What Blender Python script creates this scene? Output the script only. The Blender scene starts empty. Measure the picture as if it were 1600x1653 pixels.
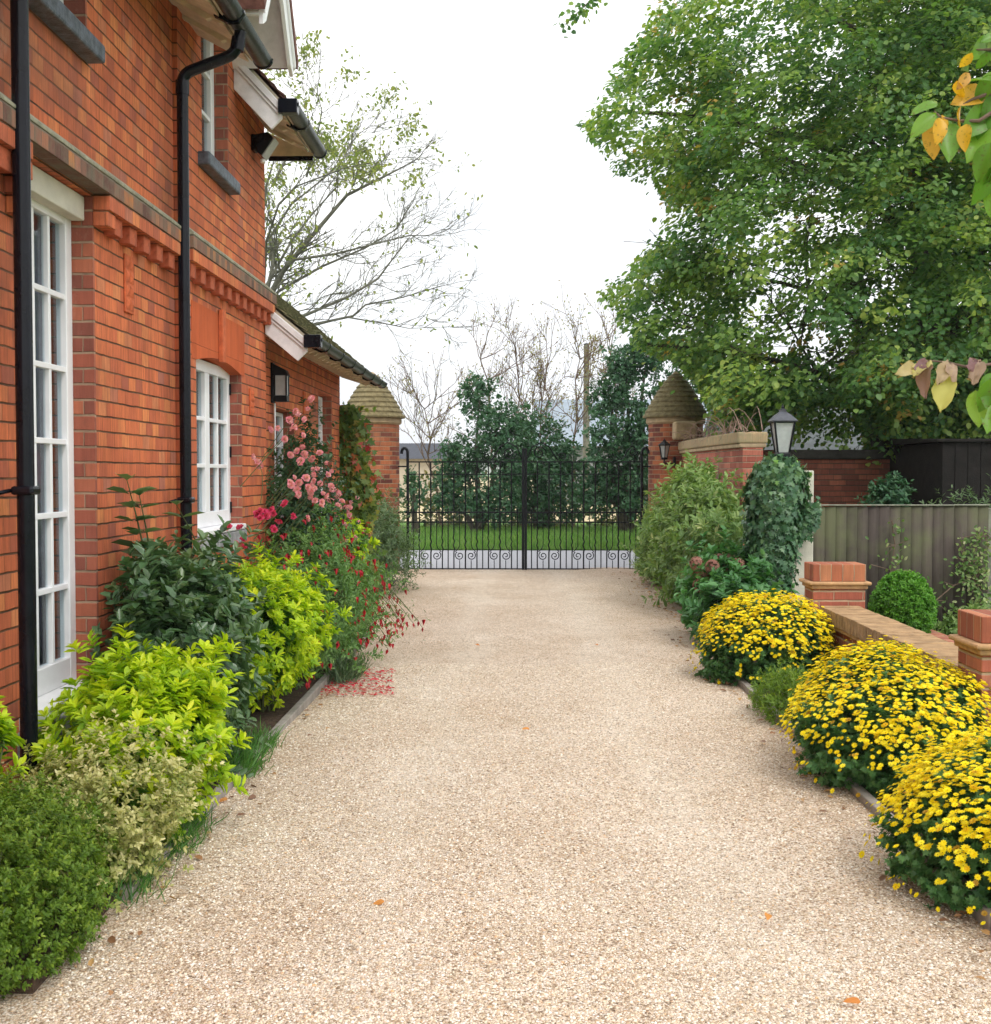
import bpy, math, random
import numpy as np
from mathutils import Matrix, Vector

# ------------------------------------------------------------------ camera, world, sun, exposure
F, CX, CY, W0, H0 = 1900.0, 800.0, 826.5, 1600.0, 1653.0
YAW, PITCH = math.atan(35 / F), math.atan(63.5 / F)
CAMZ = 1.6
sc = bpy.context.scene
C = sc.collection
cd = bpy.data.cameras.new("camera")
cam = bpy.data.objects.new("camera", cd)
C.objects.link(cam)
cam.location = (0, 0, CAMZ)
cam.rotation_euler = (math.pi / 2 - PITCH, 0, YAW)
cd.sensor_fit = 'HORIZONTAL'
cd.sensor_width = 36
cd.lens = 36 * F / W0
cd.clip_start = 0.05
cd.clip_end = 6000
cd.dof.use_dof = True
cd.dof.focus_distance = 9.5
cd.dof.aperture_fstop = 14
sc.camera = cam

w = bpy.data.worlds.new("World")
sc.world = w
w.use_nodes = True
nt = w.node_tree
bg = nt.nodes['Background']
sky = nt.nodes.new('ShaderNodeTexSky')
sky.sky_type = 'NISHITA'
sky.sun_disc = False
sky.sun_elevation = math.radians(52)
sky.sun_rotation = math.radians(150)
sky.air_density = 1.0
sky.dust_density = 6.0
sky.ozone_density = 1.0
hs = nt.nodes.new('ShaderNodeHueSaturation')
hs.inputs['Saturation'].default_value = 0.22      # a thin even overcast: nearly colourless sky
hs.inputs['Value'].default_value = 1.0
nt.links.new(sky.outputs[0], hs.inputs['Color'])
# bright, nearly even cloud sheet over most of the sky
tc = nt.nodes.new('ShaderNodeTexCoord')
cn = nt.nodes.new('ShaderNodeTexNoise'); cn.inputs['Scale'].default_value = 2.2; cn.inputs['Detail'].default_value = 4
nt.links.new(tc.outputs['Generated'], cn.inputs['Vector'])
cr = nt.nodes.new('ShaderNodeValToRGB')
cr.color_ramp.elements[0].position = .36; cr.color_ramp.elements[0].color = (4.9, 5.1, 5.4, 1)
cr.color_ramp.elements[1].position = .55; cr.color_ramp.elements[1].color = (7.6, 7.6, 7.6, 1)
nt.links.new(cn.outputs['Fac'], cr.inputs[0])
mxw = nt.nodes.new('ShaderNodeMix'); mxw.data_type = 'RGBA'; mxw.inputs[0].default_value = .85
nt.links.new(hs.outputs[0], mxw.inputs[6]); nt.links.new(cr.outputs[0], mxw.inputs[7])
nt.links.new(mxw.outputs[2], bg.inputs['Color'])
bg.inputs['Strength'].default_value = 0.15

sd = bpy.data.lights.new("sun", 'SUN')
sun = bpy.data.objects.new("sun", sd)
C.objects.link(sun)
sd.energy = 0.7
sd.angle = math.radians(14)
sd.color = (1.0, 0.95, 0.88)
# from behind the camera, to the right, high
sun.rotation_euler = (math.radians(38), 0, math.radians(30))
sun.location = (6, -8, 20)

sc.view_settings.view_transform = 'Standard'
sc.view_settings.look = 'None'
sc.view_settings.exposure = 0.8
sc.view_settings.gamma = 1.0
sc.view_settings.use_curve_mapping = False
sc.cycles.max_bounces = 8
sc.cycles.transparent_max_bounces = 8
sc.cycles.use_denoising = True

R_cam = (Matrix.Rotation(YAW, 3, 'Z') @ Matrix.Rotation(math.pi / 2 - PITCH, 3, 'X'))


def ray(u, v):
    return R_cam @ Vector(((u - CX) / F, -(v - CY) / F, -1.0))


def at(u, v, Y):
    d = ray(u, v)
    return Vector((0, 0, CAMZ)) + d * (Y / d.y)


def atx(u, v, X):
    d = ray(u, v)
    return Vector((0, 0, CAMZ)) + d * (X / d.x)


def proj(P):
    """numpy Nx3 -> photo pixels"""
    Rn = np.array(R_cam)
    q = (P - np.array([0, 0, CAMZ])) @ Rn
    return CX + F * q[:, 0] / -q[:, 2], CY - F * q[:, 1] / -q[:, 2]


# ------------------------------------------------------------------ object helpers
def tag(o, label=None, cat=None, group=None, kind=None):
    if label: o['label'] = label
    if cat: o['category'] = cat
    if group: o['group'] = group
    if kind: o['kind'] = kind
    return o


def empty(name, loc, label, cat, group=None):
    o = bpy.data.objects.new(name, None)
    o.empty_display_size = 0.1
    C.objects.link(o)
    o.location = loc
    return tag(o, label, cat, group)


def attach(o, parent):
    if parent is not None:
        o.parent = parent
        p, M = parent, Matrix.Identity(4)
        while p is not None:
            M = Matrix.Translation(p.location) @ Matrix(p.matrix_parent_inverse) @ M if p.parent else Matrix.Translation(p.location) @ M
            p = p.parent
        o.matrix_parent_inverse = M.inverted()


def link(name, me, mat, parent=None):
    o = bpy.data.objects.new(name, me)
    if mat is not None:
        me.materials.append(mat)
    C.objects.link(o)
    attach(o, parent)
    return o


def box_uv(me):
    n = len(me.loops)
    co = np.empty(len(me.vertices) * 3); me.vertices.foreach_get('co', co); co = co.reshape(-1, 3)
    vi = np.empty(n, int); me.loops.foreach_get('vertex_index', vi)
    ln = np.empty(n, int)
    nr = np.empty(len(me.polygons) * 3); me.polygons.foreach_get('normal', nr); nr = nr.reshape(-1, 3)
    tot = np.empty(len(me.polygons), int); me.polygons.foreach_get('loop_total', tot)
    N = np.repeat(np.abs(nr), tot, axis=0)
    c = co[vi]
    ax = np.argmax(N + np.array([0.02, 0.01, 0]), axis=1)
    uv = np.where((ax == 0)[:, None], c[:, [1, 2]], np.where((ax == 1)[:, None], c[:, [0, 2]], c[:, [0, 1]]))
    l = me.uv_layers.new(name="UVMap")
    l.data.foreach_set('uv', uv.ravel())


class MB:
    def __init__(s):
        s.v, s.f = [], []

    def add(s, vs, fs):
        b = len(s.v)
        s.v += [tuple(p) for p in vs]
        s.f += [tuple(b + i for i in f) for f in fs]
        return s

    def box(s, x0, x1, y0, y1, z0, z1):
        x0, x1 = sorted((x0, x1)); y0, y1 = sorted((y0, y1)); z0, z1 = sorted((z0, z1))
        return s.add([(x0, y0, z0), (x1, y0, z0), (x1, y1, z0), (x0, y1, z0), (x0, y0, z1), (x1, y0, z1), (x1, y1, z1), (x0, y1, z1)],
                     [(0, 3, 2, 1), (4, 5, 6, 7), (0, 1, 5, 4), (1, 2, 6, 5), (2, 3, 7, 6), (3, 0, 4, 7)])

    def prism(s, poly, axis, a0, a1):
        """poly: 2-D points; extruded along axis ('x': poly is (y,z); 'y': poly is (x,z); 'z': (x,y))"""
        n = len(poly)
        def mk(p, a):
            return {'x': (a, p[0], p[1]), 'y': (p[0], a, p[1]), 'z': (p[0], p[1], a)}[axis]
        vs = [mk(p, a0) for p in poly] + [mk(p, a1) for p in poly]
        fs = [tuple(range(n)), tuple(range(2 * n - 1, n - 1, -1))]
        fs += [(i, i + n, (i + 1) % n + n, (i + 1) % n) for i in range(n)]
        return s.add(vs, fs)

    def tube(s, pts, rad, n=8, caps=True):
        pts = [Vector(p) for p in pts]
        if not hasattr(rad, '__len__'): rad = [rad] * len(pts)
        up = Vector((0, 0, 1)); vs = []; prev = None
        for i, p in enumerate(pts):
            t = (pts[min(i + 1, len(pts) - 1)] - pts[max(i - 1, 0)])
            t = t.normalized() if t.length > 1e-9 else Vector((0, 0, 1))
            if prev is None:
                a = t.cross(up if abs(t.z) < .9 else Vector((1, 0, 0))).normalized()
            else:
                a = (prev - t * prev.dot(t)); a = a.normalized() if a.length > 1e-6 else t.orthogonal().normalized()
            prev = a; b = t.cross(a)
            for k in range(n):
                q = 2 * math.pi * k / n
                vs.append(p + (a * math.cos(q) + b * math.sin(q)) * rad[i])
        fs = []
        for i in range(len(pts) - 1):
            for k in range(n):
                fs.append((i * n + k, i * n + (k + 1) % n, (i + 1) * n + (k + 1) % n, (i + 1) * n + k))
        if caps:
            fs.append(tuple(range(n - 1, -1, -1)))
            fs.append(tuple(range((len(pts) - 1) * n, len(pts) * n)))
        return s.add(vs, fs)

    def lathe(s, prof, c=(0, 0, 0), n=24, phase=0.0):
        vs = []
        for r, z in prof:
            for k in range(n):
                q = phase + 2 * math.pi * k / n
                vs.append((c[0] + r * math.cos(q), c[1] + r * math.sin(q), c[2] + z))
        fs = []
        m = len(prof)
        for i in range(m - 1):
            for k in range(n):
                fs.append((i * n + k, i * n + (k + 1) % n, (i + 1) * n + (k + 1) % n, (i + 1) * n + k))
        fs.append(tuple(range(n - 1, -1, -1))); fs.append(tuple(range((m - 1) * n, m * n)))
        return s.add(vs, fs)

    def build(s, name, mat, parent=None, smooth=False, bevel=0, seg=2, cyl=None):
        me = bpy.data.meshes.new(name)
        me.from_pydata(s.v, [], s.f)
        me.validate(); me.update()
        import bmesh
        bm = bmesh.new(); bm.from_mesh(me); bmesh.ops.recalc_face_normals(bm, faces=bm.faces); bm.to_mesh(me); bm.free()
        if cyl:            # cylindrical brick mapping round an upright axis
            l = me.uv_layers.new(name="UVMap")
            for p in me.polygons:
                a0 = None
                for li in p.loop_indices:
                    c = me.vertices[me.loops[li].vertex_index].co
                    a = math.atan2(c.y - cyl[1], c.x - cyl[0])
                    if a0 is None: a0 = a
                    while a - a0 > math.pi: a -= 2 * math.pi
                    while a - a0 < -math.pi: a += 2 * math.pi
                    l.data[li].uv = (a * cyl[2], c.z)
        else:
            box_uv(me)
        if smooth:
            me.polygons.foreach_set('use_smooth', [True] * len(me.polygons))
        o = link(name, me, mat, parent)
        if smooth:
            o.modifiers.new("edges", 'EDGE_SPLIT').split_angle = math.radians(40)
        if bevel:
            b = o.modifiers.new("bevel", 'BEVEL'); b.width = bevel; b.segments = seg; b.limit_method = 'ANGLE'
        return o


# ------------------------------------------------------------------ node materials
class NT:
    def __init__(s, name):
        s.m = bpy.data.materials.new(name); s.m.use_nodes = True
        s.t = s.m.node_tree; s.p = s.t.nodes['Principled BSDF']; s.out = s.t.nodes['Material Output']

    def n(s, kind, **kw):
        x = s.t.nodes.new('ShaderNode' + kind)
        for k, v in kw.items(): setattr(x, k, v)
        return x

    def l(s, a, b):
        s.t.links.new(a, b)

    def math(s, op, a, b=None, c=None, clamp=False):
        x = s.n('Math', operation=op); x.use_clamp = clamp
        for i, q in enumerate((a, b, c)):
            if q is None: continue
            if isinstance(q, (int, float)): x.inputs[i].default_value = q
            else: s.l(q, x.inputs[i])
        return x.outputs[0]

    def ramp(s, fac, stops, interp='LINEAR'):
        x = s.n('ValToRGB'); cr = x.color_ramp; cr.interpolation = interp
        while len(cr.elements) < len(stops): cr.elements.new(0.5)
        for e, (p, c) in zip(cr.elements, stops):
            e.position = p; e.color = (c[0], c[1], c[2], 1)
        s.l(fac, x.inputs[0]); return x.outputs[0]

    def mix(s, fac, a, b, bt='MIX'):
        x = s.n('Mix', data_type='RGBA', blend_type=bt)
        for i, q in ((0, fac), (6, a), (7, b)):
            if isinstance(q, (int, float)): x.inputs[i].default_value = q
            elif isinstance(q, tuple): x.inputs[i].default_value = (q[0], q[1], q[2], 1)
            else: s.l(q, x.inputs[i])
        return x.outputs[2]

    def noise(s, scale, detail=4, rough=.5, vec=None, dim='3D'):
        x = s.n('TexNoise'); x.inputs['Scale'].default_value = scale; x.inputs['Detail'].default_value = detail
        x.inputs['Roughness'].default_value = rough
        if vec is not None: s.l(vec, x.inputs['Vector'])
        return x.outputs['Fac']

    def obj(s, scale=None):
        x = s.n('TexCoord').outputs['Object']
        if scale:
            m = s.n('Mapping'); m.inputs['Scale'].default_value = scale; s.l(x, m.inputs[0]); x = m.outputs[0]
        return x

    def bump(s, h, strength=.5, dist=.01, normal=None):
        b = s.n('Bump'); b.inputs['Strength'].default_value = strength; b.inputs['Distance'].default_value = dist
        s.l(h, b.inputs['Height'])
        if normal is not None: s.l(normal, b.inputs['Normal'])
        s.l(b.outputs[0], s.p.inputs['Normal']); return b.outputs[0]

    def base(s, c, rough=.7, spec=.3, metal=0):
        if isinstance(c, tuple): s.p.inputs['Base Color'].default_value = (c[0], c[1], c[2], 1)
        else: s.l(c, s.p.inputs['Base Color'])
        s.p.inputs['Roughness'].default_value = rough
        s.p.inputs['Specular IOR Level'].default_value = spec
        s.p.inputs['Metallic'].default_value = metal
        return s.m


def plain(name, c, rough=.5, var=.12, scale=6, spec=.3, bump=0.0, metal=0, bscale=60):
    t = NT(name)
    o = t.obj()
    n = t.noise(scale, 5, .6, o)
    lo = tuple(max(0, x * (1 - var)) for x in c); hi = tuple(min(1, x * (1 + var)) for x in c)
    col = t.ramp(n, [(.3, lo), (.7, hi)])
    t.base(col, rough, spec, metal)
    if bump: t.bump(t.noise(bscale, 4, .6, o), bump, .01)
    return t.m


def brick_mat(name, stops, mortar, mode='flemish', h=.075, ulen=.3375, joint=.0055, dirt=None, streak=.25, moss=None, mvar=.5, vjoint=.85):
    t = NT(name)
    uv = t.n('UVMap'); uv.uv_map = "UVMap"
    nz = t.n('TexNoise'); nz.inputs['Scale'].default_value = 9; nz.inputs['Detail'].default_value = 3
    t.l(uv.outputs[0], nz.inputs['Vector'])
    sep = t.n('SeparateXYZ'); t.l(uv.outputs[0], sep.inputs[0])
    sn = t.n('SeparateColor'); t.l(nz.outputs['Color'], sn.inputs[0])
    u = t.math('ADD', sep.outputs[0], t.math('MULTIPLY', t.math('SUBTRACT', sn.outputs[0], .5), .012))
    v = t.math('ADD', sep.outputs[1], t.math('MULTIPLY', t.math('SUBTRACT', sn.outputs[1], .5), .010))
    vr = t.math('DIVIDE', v, h)
    row = t.math('FLOOR', vr)
    fv = t.math('SUBTRACT', vr, row)
    if mode == 'flemish':
        off = t.math('MULTIPLY', t.math('MODULO', t.math('ADD', row, 100), 2), .5)
    elif mode == 'stretcher':
        off = t.math('MULTIPLY', t.math('MODULO', t.math('ADD', row, 100), 2), .5)
    else:
        off = 0.13
    s_ = t.math('ADD', t.math('DIVIDE', u, ulen), off)
    cell = t.math('FLOOR', s_)
    fu = t.math('SUBTRACT', s_, cell)
    if mode == 'flemish':
        isH = t.math('GREATER_THAN', fu, .6667)
        dS = t.math('MINIMUM', fu, t.math('ABSOLUTE', t.math('SUBTRACT', fu, .6667)))
        dE = t.math('MINIMUM', dS, t.math('SUBTRACT', 1, fu))
        du = t.math('MULTIPLY', dE, ulen)
        idn = t.math('ADD', t.math('MULTIPLY', cell, 2), isH)
    else:
        du = t.math('MULTIPLY', t.math('MINIMUM', fu, t.math('SUBTRACT', 1, fu)), ulen)
        idn = cell
    dv = t.math('MULTIPLY', t.math('MINIMUM', fv, t.math('SUBTRACT', 1, fv)), h)
    def soft(q):
        mp = t.n('MapRange'); mp.interpolation_type = 'SMOOTHSTEP'
        mp.inputs['From Min'].default_value = joint * .6; mp.inputs['From Max'].default_value = joint * 1.5
        t.l(q, mp.inputs['Value']); return mp.outputs[0]
    vj = t.math('SUBTRACT', 1, t.math('MULTIPLY', t.math('SUBTRACT', 1, soft(t.math('MULTIPLY', du, 1.9))), vjoint))
    brick = t.math('MINIMUM', vj, soft(dv))
    cb = t.n('CombineXYZ'); t.l(idn, cb.inputs[0]); t.l(row, cb.inputs[1])
    wn = t.n('TexWhiteNoise', noise_dimensions='2D'); t.l(cb.outputs[0], wn.inputs['Vector'])
    col = t.ramp(wn.outputs['Value'], stops)
    # fine vertical drag marks of the brick face and soft blotches
    o = t.obj()
    mm = t.n('Mapping'); mm.inputs['Scale'].default_value = (60, 60, 5); t.l(o, mm.inputs[0])
    st = t.noise(1.0, 4, .7, mm.outputs[0])
    col = t.mix(1.0, col, t.ramp(st, [(.25, (1 - streak,) * 3), (.75, (1 + streak,) * 3)]), 'MULTIPLY')
    bl = t.noise(2.2, 5, .6, o)
    col = t.mix(1.0, col, t.ramp(bl, [(.3, (.84, .80, .80)), (.68, (1.12, 1.08, 1.04))]), 'MULTIPLY')
    mn = t.noise(5, 4, .6, o)
    mc = t.ramp(mn, [(.35, tuple(x * (1 - mvar) for x in mortar)), (.65, mortar)])
    col = t.mix(brick, mc, col)
    if dirt:
        dn = t.noise(1.3, 6, .65, o)
        col = t.mix(t.math('MULTIPLY', t.ramp(dn, [(.52, (0, 0, 0)), (.68, (1, 1, 1))]), dirt[1]), col, dirt[0])
    if moss:
        dn = t.noise(11, 5, .7, o)
        col = t.mix(t.math('MULTIPLY', t.ramp(dn, [(.40, (0, 0, 0)), (.62, (1, 1, 1))]), moss[1]), col, moss[0])
    if mode != 'stack':      # lime bloom and a few sooty patches
        ln_ = t.noise(3.1, 7, .75, t.obj((1, 1, .6)))
        col = t.mix(t.math('MULTIPLY', t.ramp(ln_, [(.60, (0, 0, 0)), (.74, (1, 1, 1))]), .38), col, (.60, .40, .29))
        so_ = t.noise(4.7, 7, .8, t.obj((1, 1, .45)))
        col = t.mix(t.math('MULTIPLY', t.ramp(so_, [(.56, (0, 0, 0)), (.72, (1, 1, 1))]), .42), col, (.13, .065, .05))
    t.base(col, .85, .25)
    hh = t.math('ADD', brick, t.math('MULTIPLY', t.noise(140, 3, .6, o), .25))
    t.bump(hh, .9, .006)
    return t.m


RED = [(0, (.36, .11, .07)), (.12, (.46, .128, .062)), (.45, (.53, .145, .064)), (.80, (.58, .170, .070)), (.94, (.64, .235, .090)), (1, (.38, .14, .10))]
M = {}
M['brick'] = brick_mat('red_brick', RED, (.17, .085, .042), mode='stretcher', ulen=.1125, streak=.34, vjoint=.42, mvar=.7, joint=.0040, dirt=((.20, .085, .055), .55))
M['brick_red'] = brick_mat('dark_red_brick', [(0, (.22, .075, .055)), (.5, (.33, .10, .065)), (1, (.42, .14, .08))], (.42, .28, .19), mode='stretcher', ulen=.1125, streak=.15)
M['soldier'] = brick_mat('brick_on_edge', [(0, (.13, .070, .055)), (.5, (.22, .11, .08)), (.85, (.33, .15, .10)), (1, (.5, .2, .07))], (.20, .15, .11), mode='stack', h=.5, ulen=.072, joint=.004, moss=((.17, .17, .12), .5))
M['rubbed'] = brick_mat('rubbed_brick', [(0, (.46, .10, .034)), (1, (.54, .12, .040))], (.50, .13, .05), mode='stack', h=.30, ulen=.066, joint=.0015, streak=.1)
M['brick_old'] = brick_mat('old_brick', [(0, (.13, .045, .035)), (.3, (.22, .065, .042)), (.6, (.36, .115, .055)), (1, (.46, .17, .08))], (.40, .28, .18), dirt=((.12, .10, .08), .4), mvar=.3)
M['brick_pink'] = brick_mat('pink_brick', [(0, (.30, .085, .06)), (.5, (.42, .13, .09)), (1, (.50, .19, .13))], (.45, .32, .22), dirt=((.2, .16, .11), .5))
M['brick_new'] = brick_mat('new_brick', [(0, (.30, .09, .06)), (.5, (.40, .125, .08)), (.85, (.46, .18, .11)), (1, (.33, .14, .10))], (.50, .36, .24), mode='stretcher', ulen=.225, streak=.2, mvar=.3, joint=.007, dirt=((.28, .16, .10), .5))
M['coping_brick'] = brick_mat('coping_brick', [(0, (.30, .10, .055)), (.5, (.42, .17, .08)), (1, (.50, .25, .11))], (.22, .16, .09), mode='stack', h=.6, ulen=.068, joint=.004, moss=((.30, .26, .15), .45))
M['coping_tops'] = brick_mat('mossy_coping', [(0, (.34, .24, .15)), (.5, (.42, .30, .18)), (1, (.46, .34, .2))], (.14, .11, .07), mode='stack', h=.6, ulen=.6, joint=.001, moss=((.28, .27, .16), .7))
M['brick_dark'] = brick_mat('dark_garden_brick', [(0, (.14, .05, .035)), (.5, (.22, .07, .045)), (1, (.28, .10, .06))], (.10, .07, .05))  # dark brown brick for the coped wall and the outbuilding
M['terracotta'] = plain('terracotta', (.52, .12, .045), .8, .25, 20, bump=.4)
M['dentil'] = plain('red_dentil_brick', (.42, .105, .050), .85, .45, 14, bump=.5)
M['buff'] = plain('buff_moulded_brick', (.50, .30, .15), .8, .25, 14, bump=.4)
M['stone_slope'] = plain('weathered_stone', (.27, .26, .19), .9, .4, 14, bump=.6)
M['stone'] = plain('grey_stone', (.30, .30, .31), .85, .3, 14, bump=.5)
M['slate_sill'] = plain('slate_sill', (.085, .10, .125), .45, .6, 22, bump=.4)
M['sandstone'] = plain('sandstone', (.42, .32, .20), .9, .25, 9, bump=.5)
M['white'] = plain('white_paint', (.83, .84, .86), .35, .05, 6, spec=.45, bump=.05)
M['white_old'] = plain('weathered_white_paint', (.72, .70, .72), .5, .12, 12, bump=.1)
M['cream'] = plain('cream_render', (.60, .57, .48), .85, .14, 5, bump=.4)
M['soffit'] = plain('cream_soffit', (.62, .54, .41), .8, .2, 8, bump=.2)
M['black'] = plain('black_gloss_metal', (.005, .006, .010), .20, .4, 8, spec=.22, bump=.02)
M['iron'] = plain('black_iron', (.008, .010, .013), .4, .4, 20, spec=.2, bump=.2)
M['gutter'] = plain('weathered_gutter', (.022, .030, .028), .3, .5, 14, spec=.4, bump=.2)
M['interior'] = plain('dark_interior', (.05, .045, .045), .9, .2)
M['tile_red'] = plain('plain_roof_tile', (.16, .075, .06), .85, .45, 16, bump=.6)
M['tile_moss'] = plain('mossy_roof_tile', (.17, .16, .085), .9, .5, 18, bump=.9)
M['tile_cone'] = plain('cone_tile', (.20, .165, .085), .9, .4, 18, bump=.9)
M['slate'] = plain('slate_roof', (.15, .165, .17), .7, .3, 3, bump=.4)
M['soil'] = plain('bark_soil', (.075, .048, .032), .95, .6, 40, bump=1.0)
M['kerb'] = plain('grey_edging', (.30, .27, .24), .9, .3, 10, bump=.5)
M['bark'] = plain('tree_bark', (.085, .072, .055), .9, .4, 12, bump=.9)
M['bark_green'] = plain('lichen_bark', (.15, .15, .115), .9, .45, 8, bump=.7)
M['twig'] = plain('dry_twig', (.17, .115, .085), .9, .3, 12)
M['twig_red'] = plain('pinkish_twig', (.30, .20, .16), .9, .3, 12)
M['stem'] = plain('green_stem', (.10, .12, .045), .8, .3, 12)
M['asphalt'] = plain('asphalt', (.40, .40, .43), .9, .15, 20, bump=.5, bscale=150)
M['wood_dark'] = plain('shadow_black_wood', (.012, .010, .009), .9, .5, 9, bump=.4)  # shadow under the trees is put into this wood colour
M['straw'] = plain('stubble_field', (.50, .41, .24), .95, .2, .3)
M['curtain'] = plain('lilac_grey_curtain', (.20, .18, .22), .9, .15, 4)
M['lead'] = plain('lead_grey_metal', (.055, .06, .075), .45, .3, 20, spec=.5)


def glass_mat(name, tint=(.9, .95, .97), refl=.18):
    t = NT(name)
    tr = t.n('BsdfTransparent'); tr.inputs[0].default_value = (*tint, 1)
    gl = t.n('BsdfGlossy'); gl.inputs['Roughness'].default_value = .05
    lw = t.n('LayerWeight'); lw.inputs[0].default_value = .35
    f = t.math('ADD', t.math('MULTIPLY', lw.outputs['Fresnel'], .16), refl, clamp=True)
    mx = t.n('MixShader'); t.l(f, mx.inputs[0]); t.l(tr.outputs[0], mx.inputs[1]); t.l(gl.outputs[0], mx.inputs[2])
    t.l(mx.outputs[0], t.out.inputs[0])
    return t.m


M['glass'] = glass_mat('window_glass', refl=.04)
M['lamp_glass'] = plain('frosted_lamp_glass', (.40, .43, .44), .25, .12, 14, spec=.6)


def leaf_mat(name, stops, trans=.35, rough=.45, spec=.35, edge=None):
    t = NT(name)
    a = t.n('Attribute'); a.attribute_name = 'rnd'
    col = t.ramp(a.outputs['Fac'], stops)
    t.base(col, rough, spec)
    tl = t.n('BsdfTranslucent')
    cc = t.mix(1.0, col, (1.15, 1.25, .6), 'MULTIPLY')
    t.l(cc, tl.inputs[0])
    mx = t.n('MixShader'); mx.inputs[0].default_value = trans
    t.l(t.p.outputs[0], mx.inputs[1]); t.l(tl.outputs[0], mx.inputs[2]); t.l(mx.outputs[0], t.out.inputs[0])
    return t.m


def two(name, a, b, c=None, **k):
    return leaf_mat(name, [(0, a), (.5, b), (1, c or b)], **k)


M['l_tree'] = leaf_mat('lime_leaf', [(0, (.055, .145, .055)), (.35, (.12, .24, .075)), (.70, (.25, .37, .085)), (.92, (.44, .50, .12)), (.965, (.64, .50, .10)), (1, (.56, .36, .10))], trans=.48)
M['l_bare'] = two('pale_leaf', (.16, .22, .06), (.25, .30, .09), (.36, .36, .12), trans=.5)
M['l_holly'] = two('evergreen_leaf', (.035, .10, .050), (.055, .145, .070), (.12, .22, .11), trans=.25)
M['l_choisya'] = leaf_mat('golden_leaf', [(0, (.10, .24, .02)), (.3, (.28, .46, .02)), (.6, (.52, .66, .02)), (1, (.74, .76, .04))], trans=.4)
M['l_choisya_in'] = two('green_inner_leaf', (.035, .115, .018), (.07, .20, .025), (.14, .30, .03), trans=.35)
M['l_viburnum'] = two('dark_glossy_leaf', (.045, .10, .045), (.080, .16, .065), (.17, .25, .10), trans=.25, rough=.32, spec=.55)
M['l_hebe'] = two('yellow_green_leaf', (.075, .15, .022), (.15, .26, .030), (.34, .44, .06), trans=.4)
M['l_varieg'] = leaf_mat('variegated_leaf', [(0, (.14, .22, .06)), (.3, (.30, .34, .09)), (.6, (.58, .56, .24)), (1, (.74, .70, .42))], trans=.3)
M['l_grass'] = two('grass_blade', (.05, .15, .03), (.09, .24, .05), (.15, .30, .07), trans=.4)
M['l_fuchsia'] = two('fuchsia_leaf', (.08, .18, .05), (.14, .27, .08), (.24, .38, .12), trans=.4)
M['l_rose'] = two('rose_leaf', (.03, .075, .035), (.05, .11, .05), (.08, .15, .06), trans=.25)
M['l_grey'] = two('grey_green_leaf', (.07, .13, .06), (.12, .19, .09), (.20, .28, .14), trans=.3)
M['l_creeper'] = leaf_mat('autumn_creeper_leaf', [(0, (.05, .11, .02)), (.6, (.12, .19, .03)), (.85, (.22, .24, .04)), (.93, (.35, .12, .03)), (1, (.45, .03, .05))], trans=.35)
M['l_ivy'] = leaf_mat('ivy_leaf', [(0, (.032, .10, .045)), (.5, (.065, .165, .070)), (.85, (.15, .27, .11)), (1, (.20, .42, .06))], trans=.2, rough=.35, spec=.5)
M['l_shrub'] = leaf_mat('light_shrub_leaf', [(0, (.09, .18, .05)), (.45, (.17, .28, .08)), (.8, (.30, .40, .14)), (1, (.55, .55, .32))], trans=.35)
M['l_hydra'] = two('hydrangea_leaf', (.05, .16, .06), (.09, .24, .08), (.16, .33, .12), trans=.3)
M['l_mum'] = two('chrysanthemum_leaf', (.05, .15, .05), (.085, .21, .065), (.15, .29, .10), trans=.3)
M['l_box'] = two('box_leaf', (.06, .19, .02), (.11, .30, .03), (.20, .42, .05), trans=.35)
M['l_pear'] = leaf_mat('pear_leaf', [(0, (.08, .22, .03)), (.55, (.19, .36, .04)), (.75, (.40, .50, .09)), (.86, (.75, .42, .03)), (1, (.55, .30, .12))], trans=.4, rough=.35)
def blemish(mat):
    nt_ = mat.node_tree; b = nt_.nodes['Principled BSDF']; src = b.inputs['Base Color'].links[0].from_socket
    n_ = nt_.nodes.new('ShaderNodeTexNoise'); n_.inputs['Scale'].default_value = 120; n_.inputs['Detail'].default_value = 3
    t_ = nt_.nodes.new('ShaderNodeTexCoord'); nt_.links.new(t_.outputs['Object'], n_.inputs['Vector'])
    r_ = nt_.nodes.new('ShaderNodeValToRGB'); r_.color_ramp.elements[0].position = .60; r_.color_ramp.elements[1].position = .68
    nt_.links.new(n_.outputs['Fac'], r_.inputs[0])
    m_ = nt_.nodes.new('ShaderNodeMix'); m_.data_type = 'RGBA'; nt_.links.new(r_.outputs[0], m_.inputs[0]); nt_.links.new(src, m_.inputs[6]); m_.inputs[7].default_value = (.14, .10, .03, 1)
    nt_.links.new(m_.outputs[2], b.inputs['Base Color'])
blemish(M['l_pear'])
M['l_brown'] = two('withering_leaf', (.24, .13, .13), (.45, .32, .22), (.52, .48, .14), trans=.35)
M['yellow'] = leaf_mat('yellow_petal', [(0, (.42, .24, .03)), (.03, (.80, .52, .01)), (.10, (.90, .70, .004)), (.6, (.94, .79, .006)), (1, (.95, .84, .05))], trans=.35, rough=.6)
M['pink'] = two('pink_petal', (.72, .22, .32), (.82, .36, .46), (.88, .55, .60), trans=.35, rough=.6)
M['magenta'] = two('magenta_petal', (.55, .03, .12), (.70, .06, .18), (.78, .14, .28), trans=.35, rough=.6)
M['crimson'] = two('crimson_petal', (.42, .015, .03), (.60, .03, .05), (.68, .08, .12), trans=.3, rough=.6)
M['dusky'] = two('faded_mophead', (.28, .12, .10), (.40, .19, .15), (.46, .28, .20), trans=.3, rough=.8)
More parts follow.
